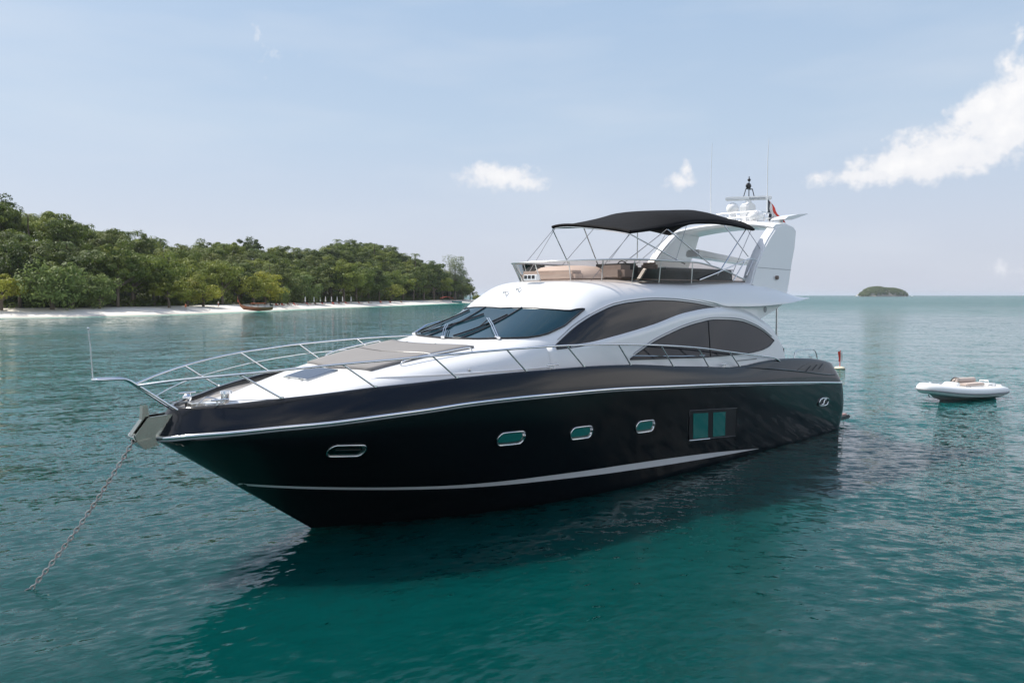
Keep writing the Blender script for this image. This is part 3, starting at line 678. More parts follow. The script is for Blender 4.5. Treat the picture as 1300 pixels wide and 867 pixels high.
    # lamps and small fittings on the coachroof side
    for (x, z) in ((2.35, 3.05), (5.6, 2.95)):
        y = YC(x, z); m = MB(); m.tube([(x, y, z), (x, y + .02, z)], .03, 10); m.build('deck_light', K['steel'], yacht)
build_rails()

def hull_point(x, z, sgn, d):
    e = .02; Y = YH(x, z)
    n = Vector((-(YH(x + e, z) - YH(x - e, z)) / (2 * e), 1, -(YH(x, z + e) - YH(x, z - e)) / (2 * e))).normalized()
    p = Vector((x, Y, z)) + n * d
    return (p.x, sgn * p.y, p.z)

def build_ports():
    for sgn in (1, -1):
        for (cx, cz, hw_, hh, tl, k) in ((-.24, 1.79, .31, .115, -.07, 0), (3.03, 1.69, .34, .135, -.035, 1), (4.98, 1.58, .34, .135, -.035, 1), (7.2, 1.46, .35, .14, -.035, 1), (16.78, 1.12, .46, .13, -.08, 2)):
            def outline(s, d, n=28, ax=0, az=0):
                out = []
                for i in range(n):
                    a = 2 * math.pi * i / n; c, q = math.cos(a), math.sin(a)
                    u = (hw_ - hh) * (1 if c > 0 else -1) * min(1, abs(c) * 6) + hh * s * c; v = hh * s * q
                    x = cx + u + ax; z = cz + v + tl * u + az
                    out.append(hull_point(x, z, sgn, d))
                return out
            if k == 2:     # chrome badge in the shape of a slanted double hook
                m = MB()
                for s2 in (1, -1):
                    pts = [(cx + s2 * a, cz + s2 * b_) for a, b_ in ((.36, .02), (.34, .10), (.16, .125), (-.14, .12), (-.30, .08), (-.33, -.01))]
                    m.tube([hull_point(a, b_ + tl * (a - cx), sgn, .02) for a, b_ in pts], [.028, .024, .022, .022, .024, .016], 8)
                    pts = [(cx + s2 * a, cz + s2 * b_) for a, b_ in ((.16, .085), (.02, .07), (-.02, .0))]
                    m.tube([hull_point(a, b_ + tl * (a - cx), sgn, .02) for a, b_ in pts], [.02, .026, .03], 8)
                m.build('hull_badge', K['steel'], yacht, smooth=60); continue
            m = MB(); m.tube(outline(1.0, .012), .016, 8, closed=True); fr = m.build('porthole', K['steel'], yacht, smooth=60)
            m = MB(); m.grid([outline(1.0, .004), outline(.86, -.0)], close_u=True); m.add(outline(.86, .006), [tuple(range(28))]); m.build('porthole_rim', K['brushed'], fr, recalc=False)
            m = MB(); m.add(outline(.70, .010, az=.022, ax=-.035), [tuple(range(28))]); m.build('porthole_glass', K['portglass'] if k else K['stemsteel'], fr, recalc=False)
            if k:
                m = MB(); m.tube([outline(.8, .016)[i] for i in (26, 27, 0, 1, 2)], .03, 6); m.build('porthole_hinge', K['steel'], fr)
            else:
                m = MB(); m.tube([hull_point(cx - .2, cz + .03 + .014, sgn, .02), hull_point(cx + .22, cz + .03 - .016, sgn, .02)], .008, 5); m.build('fairlead_bar', K['seal'], fr)
        # group of three hull windows
        def pan(xa, xb, za, zb_, slant, d):
            g = []
            for u in lin(0, 1, 8):
                row = []
                for v in lin(0, 1, 5):
                    x = xa + (xb - xa) * u + slant * (1 - v); z = (zb_ + (za - zb_) * v) - .075 * ((xa - 8.93) + (xb - xa) * u)
                    row.append(hull_point(x, z, sgn, d))
                g.append(row)
            return g
        m = MB(); m.grid(pan(8.93, 11.25, 1.66, .86, .25, .006)); w = m.build('hull_window', K['seal'], yacht, recalc=False)
        gg = pan(8.93, 11.25, 1.66, .86, .25, .008); m = MB(); m.tube([r[0] for r in gg] + [p for p in gg[-1][1:]] + [r[-1] for r in gg[::-1]][1:] + gg[0][::-1][1:-1], .010, 6, closed=True); m.build('frame', K['chrome_dark'], w, smooth=60)
        for (a, c_) in ((9.12, 9.82), (10.06, 10.68)):
            m = MB(); m.grid(pan(a, c_, 1.58, .90, .24, .012)); m.build('pane', K['portglass'], w, recalc=False)
        m = MB(); g = pan(8.93, 9.9, 1.66, .86, .25, .02); m.tube([r[0] for r in g], .014, 6); m.build('sill', K['steel'], w)
    # stern: swimming platform, transom garage door, cockpit seat back and table
    m = MB(); m.prism([(18.6, -2.1), (19.9, -2.05), (20.15, -1.6), (20.2, 0), (20.15, 1.6), (19.9, 2.05), (18.6, 2.1)], .20, .34, axis='z'); sw = m.build('swim_platform', K['black'], yacht, bevel=.03)
    m = MB(); m.prism([(18.65, -2.0), (19.85, -1.95), (20.05, -1.55), (20.1, 0), (20.05, 1.55), (19.85, 1.95), (18.65, 2.0)], .345, .36, axis='z'); m.build('teak_tread', K['pinkteak'], sw)
    m = MB(); m.box((15.9, .95, 2.62), (1.1, .75, .42)); m.build('cockpit_seat', K['canvas'], yacht, smooth=50, bevel=.05)
build_ports()
FLIP[0] = 1.0

# ------------------------------------------------------------------ sea
def water_mat():
    m = bpy.data.materials.new('sea_water'); m.use_nodes = True; nt = m.node_tree; b = nt.nodes['Principled BSDF']
    N = nt.nodes.new; L = nt.links.new
    b.inputs['Roughness'].default_value = 0.06; b.inputs['IOR'].default_value = 1.333; b.inputs['Specular IOR Level'].default_value = 0.23
    b.inputs['Subsurface Weight'].default_value = 1.0; b.inputs['Subsurface Scale'].default_value = 1.0; b.inputs['Subsurface Radius'].default_value = (.5, 7.0, 6.5)
    tc = N('ShaderNodeTexCoord')
    def noise_(lx, ly, rot, sc, det, rough=.55, dist=0.0):      # waves lx times as long in the direction rot
        mp = N('ShaderNodeMapping'); mp.vector_type = 'TEXTURE'; mp.inputs['Scale'].default_value = (lx, ly, 1); mp.inputs['Rotation'].default_value = (0, 0, R(rot)); L(tc.outputs['Object'], mp.inputs[0])
        n = N('ShaderNodeTexNoise'); n.inputs['Scale'].default_value = sc; n.inputs['Detail'].default_value = det; n.inputs['Roughness'].default_value = rough; n.inputs['Distortion'].default_value = dist
        L(mp.outputs[0], n.inputs['Vector']); return n.outputs['Fac']
    def M(op, a, b_=None, clamp=False):
        n = N('ShaderNodeMath'); n.operation = op; n.use_clamp = clamp
        for i, v in enumerate((a, b_)):
            if v is None: continue
            if isinstance(v, (int, float)): n.inputs[i].default_value = v
            else: L(v, n.inputs[i])
        return n.outputs[0]
    sx = N('ShaderNodeSeparateXYZ'); L(tc.outputs['Object'], sx.inputs[0])
    side = N('ShaderNodeMapRange'); side.interpolation_type = 'SMOOTHSTEP'; L(sx.outputs[0], side.inputs['Value']); side.inputs['From Min'].default_value = -3; side.inputs['From Max'].default_value = 9
    def two(*a):        # the wave trains bend round the hull: one on its left, another on its right
        A, B = noise_(a[0], 1, 34, *a[1:]), noise_(a[0], 1, 152, *a[1:])
        q = N('ShaderNodeMix'); L(side.outputs[0], q.inputs[0]); L(A, q.inputs[2]); L(B, q.inputs[3]); return q.outputs[0]
    # wave slopes, taken straight from noise so that distant facets keep their tilt
    gust = noise_(2.2, 1.0, 8, .035, 3)                # patches where the breeze roughens the surface
    gs = M('ADD', .62, M('MULTIPLY', M('SUBTRACT', gust, .42, True), 3.2))
    def c_(v, k): return M('MULTIPLY', M('SUBTRACT', v, .5), k)
    swell = c_(two(3.0, .40, 2, .5, .2), .26)
    chop = M('MULTIPLY', c_(two(3.4, 1.9, 3, .6, .2), .50), gs)
    rip = M('MULTIPLY', c_(two(2.6, 8.0, 4, .65, .2), .95), gs)
    iso = M('MULTIPLY', c_(noise_(2.8, 1.0, 3, 4.0, 4, .62, .15), .80), gs)
    iso2 = M('MULTIPLY', c_(noise_(2.4, 1.0, -8, 1.0, 3, .6, .1), .22), gs)
    tot = M('ADD', swell, M('ADD', chop, rip))
    nxm = N('ShaderNodeMix'); L(side.outputs[0], nxm.inputs[0]); nxm.inputs[2].default_value = -.56; nxm.inputs[3].default_value = .47
    nym = N('ShaderNodeMix'); L(side.outputs[0], nym.inputs[0]); nym.inputs[2].default_value = .83; nym.inputs[3].default_value = .88
    sxx = M('ADD', M('MULTIPLY', tot, nxm.outputs[0]), M('ADD', M('MULTIPLY', iso, .55), M('MULTIPLY', iso2, -.6)))
    syy = M('ADD', M('MULTIPLY', tot, nym.outputs[0]), M('ADD', M('MULTIPLY', iso, .75), iso2))
    cb = N('ShaderNodeCombineXYZ'); L(sxx, cb.inputs[0]); L(syy, cb.inputs[1]); cb.inputs[2].default_value = 1.0
    nv = N('ShaderNodeVectorMath'); nv.operation = 'NORMALIZE'; L(cb.outputs[0], nv.inputs[0]); L(nv.outputs[0], b.inputs['Normal'])
    # far out the waves are finer than the eye resolves: the surface acts rougher
    ln = N('ShaderNodeVectorMath'); ln.operation = 'LENGTH'; L(tc.outputs['Object'], ln.inputs[0])
    mr = N('ShaderNodeMapRange'); mr.interpolation_type = 'SMOOTHSTEP'; L(ln.outputs['Value'], mr.inputs['Value']); mr.inputs['From Min'].default_value = 25; mr.inputs['From Max'].default_value = 500; mr.inputs['To Min'].default_value = .03; mr.inputs['To Max'].default_value = .16
    L(mr.outputs[0], b.inputs['Roughness'])
    mi = N('ShaderNodeMapRange'); mi.interpolation_type = 'SMOOTHSTEP'; L(ln.outputs['Value'], mi.inputs['Value']); mi.inputs['From Min'].default_value = 15; mi.inputs['From Max'].default_value = 260; mi.inputs['To Min'].default_value = 1.333; mi.inputs['To Max'].default_value = 1.06
    L(mi.outputs[0], b.inputs['IOR'])
    ms = N('ShaderNodeMapRange'); ms.interpolation_type = 'SMOOTHSTEP'; L(ln.outputs['Value'], ms.inputs['Value']); ms.inputs['From Min'].default_value = 30; ms.inputs['From Max'].default_value = 85; ms.inputs['To Min'].default_value = 1; ms.inputs['To Max'].default_value = 0
    L(ms.outputs[0], b.inputs['Subsurface Weight'])
    # body colour of the water: green over sand, bluer in deeper water
    big = noise_(1, 1, 0, .012, 3)
    r = N('ShaderNodeValToRGB'); L(big, r.inputs[0]); e = r.color_ramp.elements
    e[0].position = .35; e[0].color = (.0008, .037, .036, 1); e[1].position = .65; e[1].color = (.001, .047, .0425, 1)
    # body colour painted brighter with distance, to offset the grey sky reflection far out
    far_lift = N('ShaderNodeMapRange'); far_lift.interpolation_type = 'SMOOTHSTEP'; L(ln.outputs['Value'], far_lift.inputs['Value']); far_lift.inputs['From Min'].default_value = 10; far_lift.inputs['From Max'].default_value = 55; far_lift.inputs['To Min'].default_value = .95; far_lift.inputs['To Max'].default_value = 1.9
    vs = N('ShaderNodeVectorMath'); vs.operation = 'SCALE'; L(r.outputs[0], vs.inputs[0]); L(far_lift.outputs[0], vs.inputs['Scale'])
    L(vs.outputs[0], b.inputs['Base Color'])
    return m, nt, b
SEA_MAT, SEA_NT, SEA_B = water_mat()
def build_sea():
    rad = [.5 * 1.28 ** i for i in range(46)]
    rows = [[(r * math.cos(2 * math.pi * k / 96), r * math.sin(2 * math.pi * k / 96), 0) for k in range(96)] for r in rad]
    m = MB(); m.grid(rows, close_u=True); m.add(rows[0], [tuple(range(96))])
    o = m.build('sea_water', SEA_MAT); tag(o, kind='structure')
    for p in o.data.polygons: p.use_smooth = True
build_sea()

# ------------------------------------------------------------------ the wooded island and its beach
PX = [-260, -120, 0, 100, 200, 300, 400, 500, 560, 600]
PYW = [408, 406, 404, 402.5, 400, 396.5, 392, 388.5, 386, 384.6]
SHORE = []
for px, py in zip(PX, PYW):
    D = HCAM * 1000 / (py - 374.8); SHORE.append(Vector(((px - 650) / 1000 * D, D, 0)))
SHORE = catmull(SHORE + [Vector((-12, 505, 0)), Vector((-22, 560, 0)), Vector((-70, 600, 0))], 16)
CUM = [0]
for a, b_ in zip(SHORE, SHORE[1:]): CUM.append(CUM[-1] + (b_ - a).length)
def shore(s):
    s = min(max(s, 0), CUM[-1] - .01); i = 0
    while CUM[i + 1] < s: i += 1
    t = (s - CUM[i]) / (CUM[i + 1] - CUM[i]); p = SHORE[i].lerp(SHORE[i + 1], t)
    j0, j1 = max(i - 6, 0), min(i + 7, len(SHORE) - 1); d = (SHORE[j1] - SHORE[j0]).normalized()
    return p, Vector((-d.y, d.x, 0))
SKY_PX = [-300, -100, 0, 8, 16, 37, 74, 98, 112, 133, 157, 172, 221, 266, 290, 313, 344, 386, 411, 433, 472, 497, 521, 548, 575, 606, 640]
SKY_PY = [256, 256, 257, 259, 274, 269, 274, 281, 293, 290, 295, 302, 307, 313, 309, 310, 317, 315, 318, 310, 312, 324, 331, 333, 338, 352, 372]
SKYF = mono(SKY_PX, SKY_PY)
def ground_z(s, d):
    p, n = shore(s); q = p + n * d
    b0 = -.5 if d < -2 else (.11 * d if d < 14 else 1.54 + .01 * (d - 14))
    px = 650 + 1000 * q.x / q.y; zs = 4.5 + (374.8 - SKYF(px)) / 1000 * q.y
    hill = max(zs - 13.8, 0)
    return b0 + sst(15, 64, d) * hill, q
def build_land():
    ds = [-14, -6, -2.5, 0, 3, 7, 12, 18, 26, 36, 50, 66, 84, 106, 140, 190]
    ss = lin(0, CUM[-1] - 1, 110); g = []
    for s in ss:
        row = []
        for d in ds:
            z, q = ground_z(s, d)
            if d > 106: z = ground_z(s, 106)[0] - (d - 106) * .15
            row.append((q.x, q.y, z if d > -2 else (-.5 if d > -7 else -1.5)))
        g.append(row)
    sand = mat('coral_sand', (.70, .65, .57), .9, var=(.06, .3, (.78, .73, .65)), bump=(.8, .12))
    floor_ = mat('forest_floor', (.05, .045, .03), .95, var=(.1, .3, (.035, .05, .02)), bump=(.5, .3))
    nt = sand.node_tree; geo = nt.nodes.new('ShaderNodeSeparateXYZ'); tcs = [n for n in nt.nodes if n.type == 'TEX_COORD'][0]; nt.links.new(tcs.outputs['Object'], geo.inputs[0])
    wet = nt.nodes.new('ShaderNodeMapRange'); nt.links.new(geo.outputs[2], wet.inputs['Value']); wet.inputs['From Min'].default_value = .12; wet.inputs['From Max'].default_value = .34; wet.inputs['To Min'].default_value = .55; wet.inputs['To Max'].default_value = 1
    bs = nt.nodes['Principled BSDF']; lk = bs.inputs['Base Color'].links[0].from_socket; vm = nt.nodes.new('ShaderNodeVectorMath'); vm.operation = 'SCALE'; nt.links.new(lk, vm.inputs[0]); nt.links.new(wet.outputs[0], vm.inputs['Scale']); nt.links.new(vm.outputs[0], bs.inputs['Base Color'])
    m = MB(); m.grid([r[:8] for r in g]); o = m.build('beach', sand, smooth=80, recalc=False); tag(o, kind='structure')
    m = MB(); m.grid([r[7:] for r in g]); o = m.build('island_hill', floor_, smooth=80, recalc=False); tag(o, kind='structure')
    sm = SEA_MAT.copy(); sm.name = 'shallow_sea_water'
    rr = [n for n in sm.node_tree.nodes if n.type == 'VALTORGB'][0]
    rr.color_ramp.elements[0].color = (.02, .17, .13, 1); rr.color_ramp.elements[1].color = (.05, .26, .20, 1)
    m = MB(); m.grid([[(lambda q: (q.x, q.y, .004))(shore(s)[0] + shore(s)[1] * d) for d in (-4.5, -2, .8)] for s in ss]); o = m.build('shallow_water', sm, recalc=False); tag(o, kind='structure')
build_land()

def leaf_mat(name, a, b_, c):
    m = bpy.data.materials.new(name); m.use_nodes = True; nt = m.node_tree; b = nt.nodes['Principled BSDF']; N = nt.nodes.new; L = nt.links.new
    b.inputs['Roughness'].default_value = .6; b.inputs['Specular IOR Level'].default_value = .25
    oi = N('ShaderNodeObjectInfo'); tc = N('ShaderNodeTexCoord')
    n = N('ShaderNodeTexNoise'); n.inputs['Scale'].default_value = .55; n.inputs['Detail'].default_value = 4; L(tc.outputs['Object'], n.inputs['Vector'])
    ad = N('ShaderNodeMath'); ad.operation = 'MULTIPLY_ADD'; L(oi.outputs['Random'], ad.inputs[0]); ad.inputs[1].default_value = .45; ad.inputs[2].default_value = -.22
    ad2 = N('ShaderNodeMath'); ad2.operation = 'ADD'; L(ad.outputs[0], ad2.inputs[0]); L(n.outputs['Fac'], ad2.inputs[1])
    r = N('ShaderNodeValToRGB'); L(ad2.outputs[0], r.inputs[0]); e = r.color_ramp.elements
    e[0].position = .25; e[0].color = (*a, 1); e[1].position = .8; e[1].color = (*c, 1); q = e.new(.5); q.color = (*b_, 1)
    L(r.outputs[0], b.inputs['Base Color'])
    tr = N('ShaderNodeBsdfTranslucent'); L(r.outputs[0], tr.inputs[0]); mx = N('ShaderNodeMixShader'); mx.inputs[0].default_value = .35
    L(b.outputs[0], mx.inputs[1]); L(tr.outputs[0], mx.inputs[2]); L(mx.outputs[0], nt.nodes['Material Output'].inputs[0])
    return m
LEAF = dict(
    broad = leaf_mat('broad_leaves', (0.086, 0.125, 0.025), (0.155, 0.198, 0.038), (0.233, 0.263, 0.047)),
    bushy = leaf_mat('bushy_leaves', (0.116, 0.161, 0.047), (0.185, 0.243, 0.070), (0.273, 0.308, 0.094)),
    dark = leaf_mat('dark_leaves', (0.059, 0.087, 0.022), (0.098, 0.132, 0.028), (0.136, 0.176, 0.040)),
    lime = leaf_mat('yellow_green_leaves', (0.166, 0.191, 0.028), (0.253, 0.270, 0.040), (0.350, 0.337, 0.047)),
    olive = leaf_mat('olive_leaves', (0.086, 0.115, 0.032), (0.127, 0.155, 0.041), (0.172, 0.190, 0.055)),
    feather = leaf_mat('grey_green_needles', (.18, .21, .12), (.24, .27, .16), (.29, .32, .20)),
    palm = leaf_mat('palm_fronds', (0.078, 0.125, 0.031), (0.136, 0.184, 0.047), (0.214, 0.235, 0.070)))
BARK = mat('bark', (.13, .10, .075), .9, bump=(4, .05))
def crown_mesh(name, kind, rx, h0, h1, clumps, leaves, size, flat, seed):
    rg = random.Random(seed); vs = []; fs = []
    hc = (h0 + h1) / 2; rz = (h1 - h0) / 2
    for c in range(clumps):
        while True:
            a = rg.uniform(0, 2 * math.pi); u = rg.uniform(-.85, 1); k = math.sqrt(1 - u * u); rr = rg.uniform(.35, 1.0)
            break
        cx = rx * k * rr * math.cos(a); cy = rx * k * rr * math.sin(a); cz = hc + rz * u * rr
        cr = rx * rg.uniform(.16, .38); fz = flat * rg.uniform(.8, 1.2)
        for i in range(leaves):
            v = Vector((rg.gauss(0, 1), rg.gauss(0, 1), rg.gauss(0.25, 1))).normalized(); q = cr * rg.uniform(.6, 1.15)
            p = Vector((cx + v.x * q, cy + v.y * q, cz + v.z * q * fz))
            nn = (v + Vector((rg.uniform(-.7, .7), rg.uniform(-.7, .7), rg.uniform(-.2, .9)))).normalized()
            t = nn.orthogonal().normalized(); t.rotate(Matrix.Rotation(rg.uniform(0, 6.28), 3, nn)); w = nn.cross(t)
            s = size * rg.uniform(.6, 1.3); n0 = len(vs)
            vs += [tuple(p + t * s), tuple(p + w * s * .5), tuple(p - t * s), tuple(p - w * s * .5)]; fs.append((n0, n0 + 1, n0 + 2, n0 + 3))
    me = bpy.data.meshes.new(name); me.from_pydata(vs, [], fs); me.materials.append(LEAF[kind]); return me
def trunk_mesh(name, h, r, limbs, seed, lean=.6):
    rg = random.Random(seed); m = MB(); dx, dy = rg.uniform(-lean, lean), rg.uniform(-lean, lean)
    m.tube([(0, 0, -1.5), (dx * .2, dy * .2, h * .35), (dx * .7, dy * .7, h * .7), (dx, dy, h)], [r * 1.2, r, r * .7, r * .3], 7)
    for i in range(limbs):
        a = rg.uniform(0, 6.28); z = h * rg.uniform(.35, .7); l = h * rg.uniform(.3, .5)
        m.tube([(dx * z / h, dy * z / h, z), (math.cos(a) * l * .5, math.sin(a) * l * .5, z + l * .35), (math.cos(a) * l, math.sin(a) * l, z + l * .6)], [r * .5, r * .35, r * .12], 5)
    o = m.build(name, BARK, smooth=60); me = o.data; bpy.data.objects.remove(o); return me
def palm_mesh(seed, h):
    rg = random.Random(seed); vs = []; fs = []
    for k in range(20):
        a = 2 * math.pi * k / 20 + rg.uniform(-.2, .2); up = rg.uniform(-.2, 1.1); L_ = rg.uniform(2.8, 3.8)
        prev = Vector((0, 0, h)); d = Vector((math.cos(a), math.sin(a), up)).normalized()
        side = Vector((-math.sin(a), math.cos(a), 0))
        for j in range(9):
            d = (d + Vector((0, 0, -.19))).normalized(); nx = prev + d * L_ / 9
            for sg in (-1, 1):
                w = side * sg * (.75 - .05 * j) + Vector((0, 0, -.35)) + d * .25; n0 = len(vs)
                vs += [tuple(prev), tuple(prev.lerp(nx, .6)), tuple(prev + w)]; fs.append((n0, n0 + 1, n0 + 2))
            prev = nx
    me = bpy.data.meshes.new('crown'); me.from_pydata(vs, [], fs); me.materials.append(LEAF['palm']); return me
PROTO = {}
def protos():
    spec = dict(broad=(6.0, 3.0, 11.0, 50, 110, .31, .5, 7.5), bushy=(5.4, .3, 8.2, 48, 110, .27, .75, 3.5), dark=(5.0, 2.4, 12.8, 50, 110, .31, .6, 8.5),
                lime=(4.8, .8, 7.2, 40, 100, .26, .45, 4.5), olive=(5.0, 2.8, 10.6, 40, 95, .30, .6, 7.5), feather=(6.0, 4.0, 19.5, 56, 90, .27, .9, 15.0))
    for k, (rx, h0, h1, nc, nl, sz, fl, th) in spec.items():
        PROTO[k] = []
        for v in range(3 if k != 'feather' else 1):
            PROTO[k].append((crown_mesh('crown', k, rx, h0, h1, nc, nl, sz, fl, hash((len(k), v)) % 997 + v), trunk_mesh('trunk', th, .34 if k != 'feather' else .5, 5 if k != 'feather' else 9, v * 7 + len(k))))
    PROTO['palm'] = []
    for v in range(2):
        h = 11.5
        mm = MB(); mm.tube([(0, 0, -1), (.3, 0, h * .4), (.2, .2, h * .8), (0, 0, h)], [.28, .2, .16, .14], 7); o = mm.build('trunk', BARK, smooth=60); tm = o.data; bpy.data.objects.remove(o)
        PROTO['palm'].append((palm_mesh(v + 3, h), tm))
protos()
NAMES = dict(broad='broadleaf_tree', bushy='bushy_tree', dark='broadleaf_tree', lime='young_tree', olive='broadleaf_tree', feather='casuarina_tree', palm='palm_tree')
def tree(kind, loc, scale, rz, label=None, group=None, v=None, sz=1.0):
    cr, tr = PROTO[kind][(v if v is not None else random.randrange(99)) % len(PROTO[kind])]
    t = empty(NAMES[kind], loc, rz); t.scale = (scale, scale, scale * sz)
    for nm, me in (('crown', cr), ('trunk', tr)):
        o = bpy.data.objects.new(nm, me); COL.objects.link(o); o.parent = t
    tag(t, label, 'tree', group); return t
def s_for(px, d):
    best = None
    for i in range(900):
        s = CUM[-1] * i / 900; p, n = shore(s); q = p + n * d; e = abs(650 + 1000 * q.x / q.y - px)
        if q.y < 540 and (best is None or e < best[0]): best = (e, s)
    return best[1]
ORD = ['first', 'second', 'third', 'fourth', 'fifth', 'sixth', 'seventh', 'eighth', 'ninth', 'tenth', 'eleventh', 'twelfth', 'thirteenth', 'fourteenth', 'fifteenth', 'sixteenth', 'seventeenth', 'eighteenth']
DESC = dict(bushy='light green bushy tree reaching down to the sand', broad='green spreading tree with layered branches at the beach edge', dark='tall dark green tree standing at the beach edge',
            lime='low yellow green tree at the beach edge', olive='dull olive green tree at the beach edge', palm='palm tree at the beach edge')
def build_trees():
    rg = random.Random(21)
    # front row, seen one by one along the sand: (pixel column it was read at, kind, inland distance, scale)
    front = [(-95, 'dark', 16, 1.1), (-62, 'bushy', 13, 1), (-30, 'broad', 17, 1.1), (4, 'lime', 12, 1.05), (26, 'dark', 20, 1.05), (66, 'bushy', 13, 1.22), (92, 'bushy', 15, 1.12), (128, 'bushy', 14, .86), (112, 'dark', 22, 1.15),
             (150, 'dark', 18, 1.1), (168, 'broad', 19, 1.15), (196, 'broad', 19, 1.2), (216, 'lime', 12, .98), (238, 'lime', 16, 1.2), (258, 'lime', 13, 1.0), (282, 'broad', 19, 1.1), (303, 'dark', 19, 1.1), (322, 'lime', 14, 1.2),
             (337, 'lime', 15, 1.35), (355, 'bushy', 13, .75), (358, 'olive', 19, 1.25), (384, 'bushy', 16, 1.25), (402, 'olive', 19, 1.2), (421, 'dark', 20, 1.2), (437, 'broad', 17, 1.35), (452, 'broad', 19, 1.4), (468, 'dark', 21, 1.25),
             (482, 'broad', 17, 1.15), (497, 'lime', 17, 1.3), (512, 'broad', 20, 1.3), (525, 'dark', 18, 1.3), (538, 'dark', 18, 1.35), (551, 'dark', 18, 1.45), (562, 'broad', 16, 1.1), (571, 'dark', 17, 1.25), (588, 'olive', 14, .9), (597, 'olive', 12, .8), (604, 'lime', 10, .6)]
    cnt = {}
    for px, k, d, sc in front:
        z, q = ground_z(s_for(px, d), d)
        if px > -20:
            cnt[k] = cnt.get(k, 0) + 1; lab = DESC[k] + ', ' + ORD[cnt[k] - 1] + ' from the left'
        else: continue
        tree(k, (q.x, q.y, z - .1), sc * rg.uniform(.95, 1.05), rg.uniform(0, 6.28), lab, 'trees along the back of the beach', sz=rg.uniform(.95, 1.1))
    z, q = ground_z(s_for(578, 16), 16); tree('feather', (q.x, q.y, z), 1.42, .6, 'tall pale grey green feathery tree at the right end of the island', 'trees along the back of the beach')
    for px, d, h, lab in ((528, 34, 1.15, 'palm tree standing clear above the canopy near the right end of the island'), (477, 50, 1.2, 'palm tree breaking the skyline above the middle of the beach'),
                          (548, 28, 1.2, 'bushy headed palm between the lone palm and the tall feathery tree'), (29, 40, 1.0, 'palm tree deep in the woods at the far left of the hill'), (112, 86, 1.0, 'palm tree on the hill crest left of centre of the woods')):
        z, q = ground_z(s_for(px, d), d); zs = 4.5 + (374.8 - SKYF(px)) / 1000 * q.y
        top = 4.5 + (374.8 - {528: 319.5, 477: 308.5, 548: 328.5}.get(px, 0)) / 1000 * q.y
        tree('palm', (q.x, q.y, z if px < 200 else top - 12.9 * h), h, rg.uniform(0, 6), lab, 'palms rising above the woods')
    # the wooded hill behind
    n = 0
    GL = dict(broad='green broad crowned tree in the unbroken woods covering the hill', dark='dark green tree in the unbroken woods covering the hill', olive='olive green tree in the unbroken woods covering the hill',
              lime='yellow green tree in the unbroken woods covering the hill', palm='palm among the woods covering the hill', bushy='light green tree in the unbroken woods covering the hill')
    for d, stp in ((25, 8.2), (34, 9), (45, 9.5), (57, 10), (70, 10.5), (85, 10.5), (100, 9.5)):
        s = s_for(-25, d) + rg.uniform(0, 5)
        while True:
            p, nn = shore(s); q = p + nn * d; px = 650 + 1000 * q.x / q.y
            if q.y > 545 or px > 588 or s > CUM[-1] - 70: break
            dd = d + rg.uniform(-4, 4); z, q = ground_z(s, dd)
            k = rg.choices(['broad', 'dark', 'olive', 'lime', 'palm', 'bushy'], [32, 22, 18, 6, 14, 8])[0]
            tree(k, (q.x, q.y, z - 1.0), rg.uniform(.92, 1.2) * (1 + .25 * sst(420, 540, px)), rg.uniform(0, 6.28), GL[k], 'trees covering the hill behind the beach', sz=rg.uniform(.9, 1.1)); n += 1
            s += stp * 1.08 * rg.uniform(.8, 1.2)
    print('hill trees', n)
build_trees()
def build_undergrowth():
    rg = random.Random(3); vs = []; fs = []
    s = s_for(-60, 20)
    while True:
        d = rg.uniform(19, 31); z, q = ground_z(s, d); px = 650 + 1000 * q.x / q.y
        if q.y > 500 or px > 603 or s > CUM[-1] - 60: break
        r_ = rg.uniform(1.2, 2.6); hz = rg.uniform(.6, 1.3)
        for i in range(46):
            w = Vector((rg.gauss(0, 1), rg.gauss(0, 1), abs(rg.gauss(.2, 1)))).normalized(); p = Vector((q.x, q.y, z)) + Vector((w.x, w.y, w.z * hz)) * r_ * rg.uniform(.6, 1.1)
            n_ = (w + Vector((rg.uniform(-.6, .6), rg.uniform(-.6, .6), rg.uniform(0, .8)))).normalized(); t = n_.orthogonal().normalized(); b2 = n_.cross(t); k = rg.uniform(.25, .5); n0 = len(vs)
            vs += [tuple(p + t * k), tuple(p + b2 * k * .6), tuple(p - t * k), tuple(p - b2 * k * .6)]; fs.append((n0, n0 + 1, n0 + 2, n0 + 3))
        s += rg.uniform(.3, .8)
    me = bpy.data.meshes.new('undergrowth'); me.from_pydata(vs, [], fs); me.materials.append(LEAF['dark']); o = bpy.data.objects.new('undergrowth', me); COL.objects.link(o); tag(o, kind='stuff')
build_undergrowth()

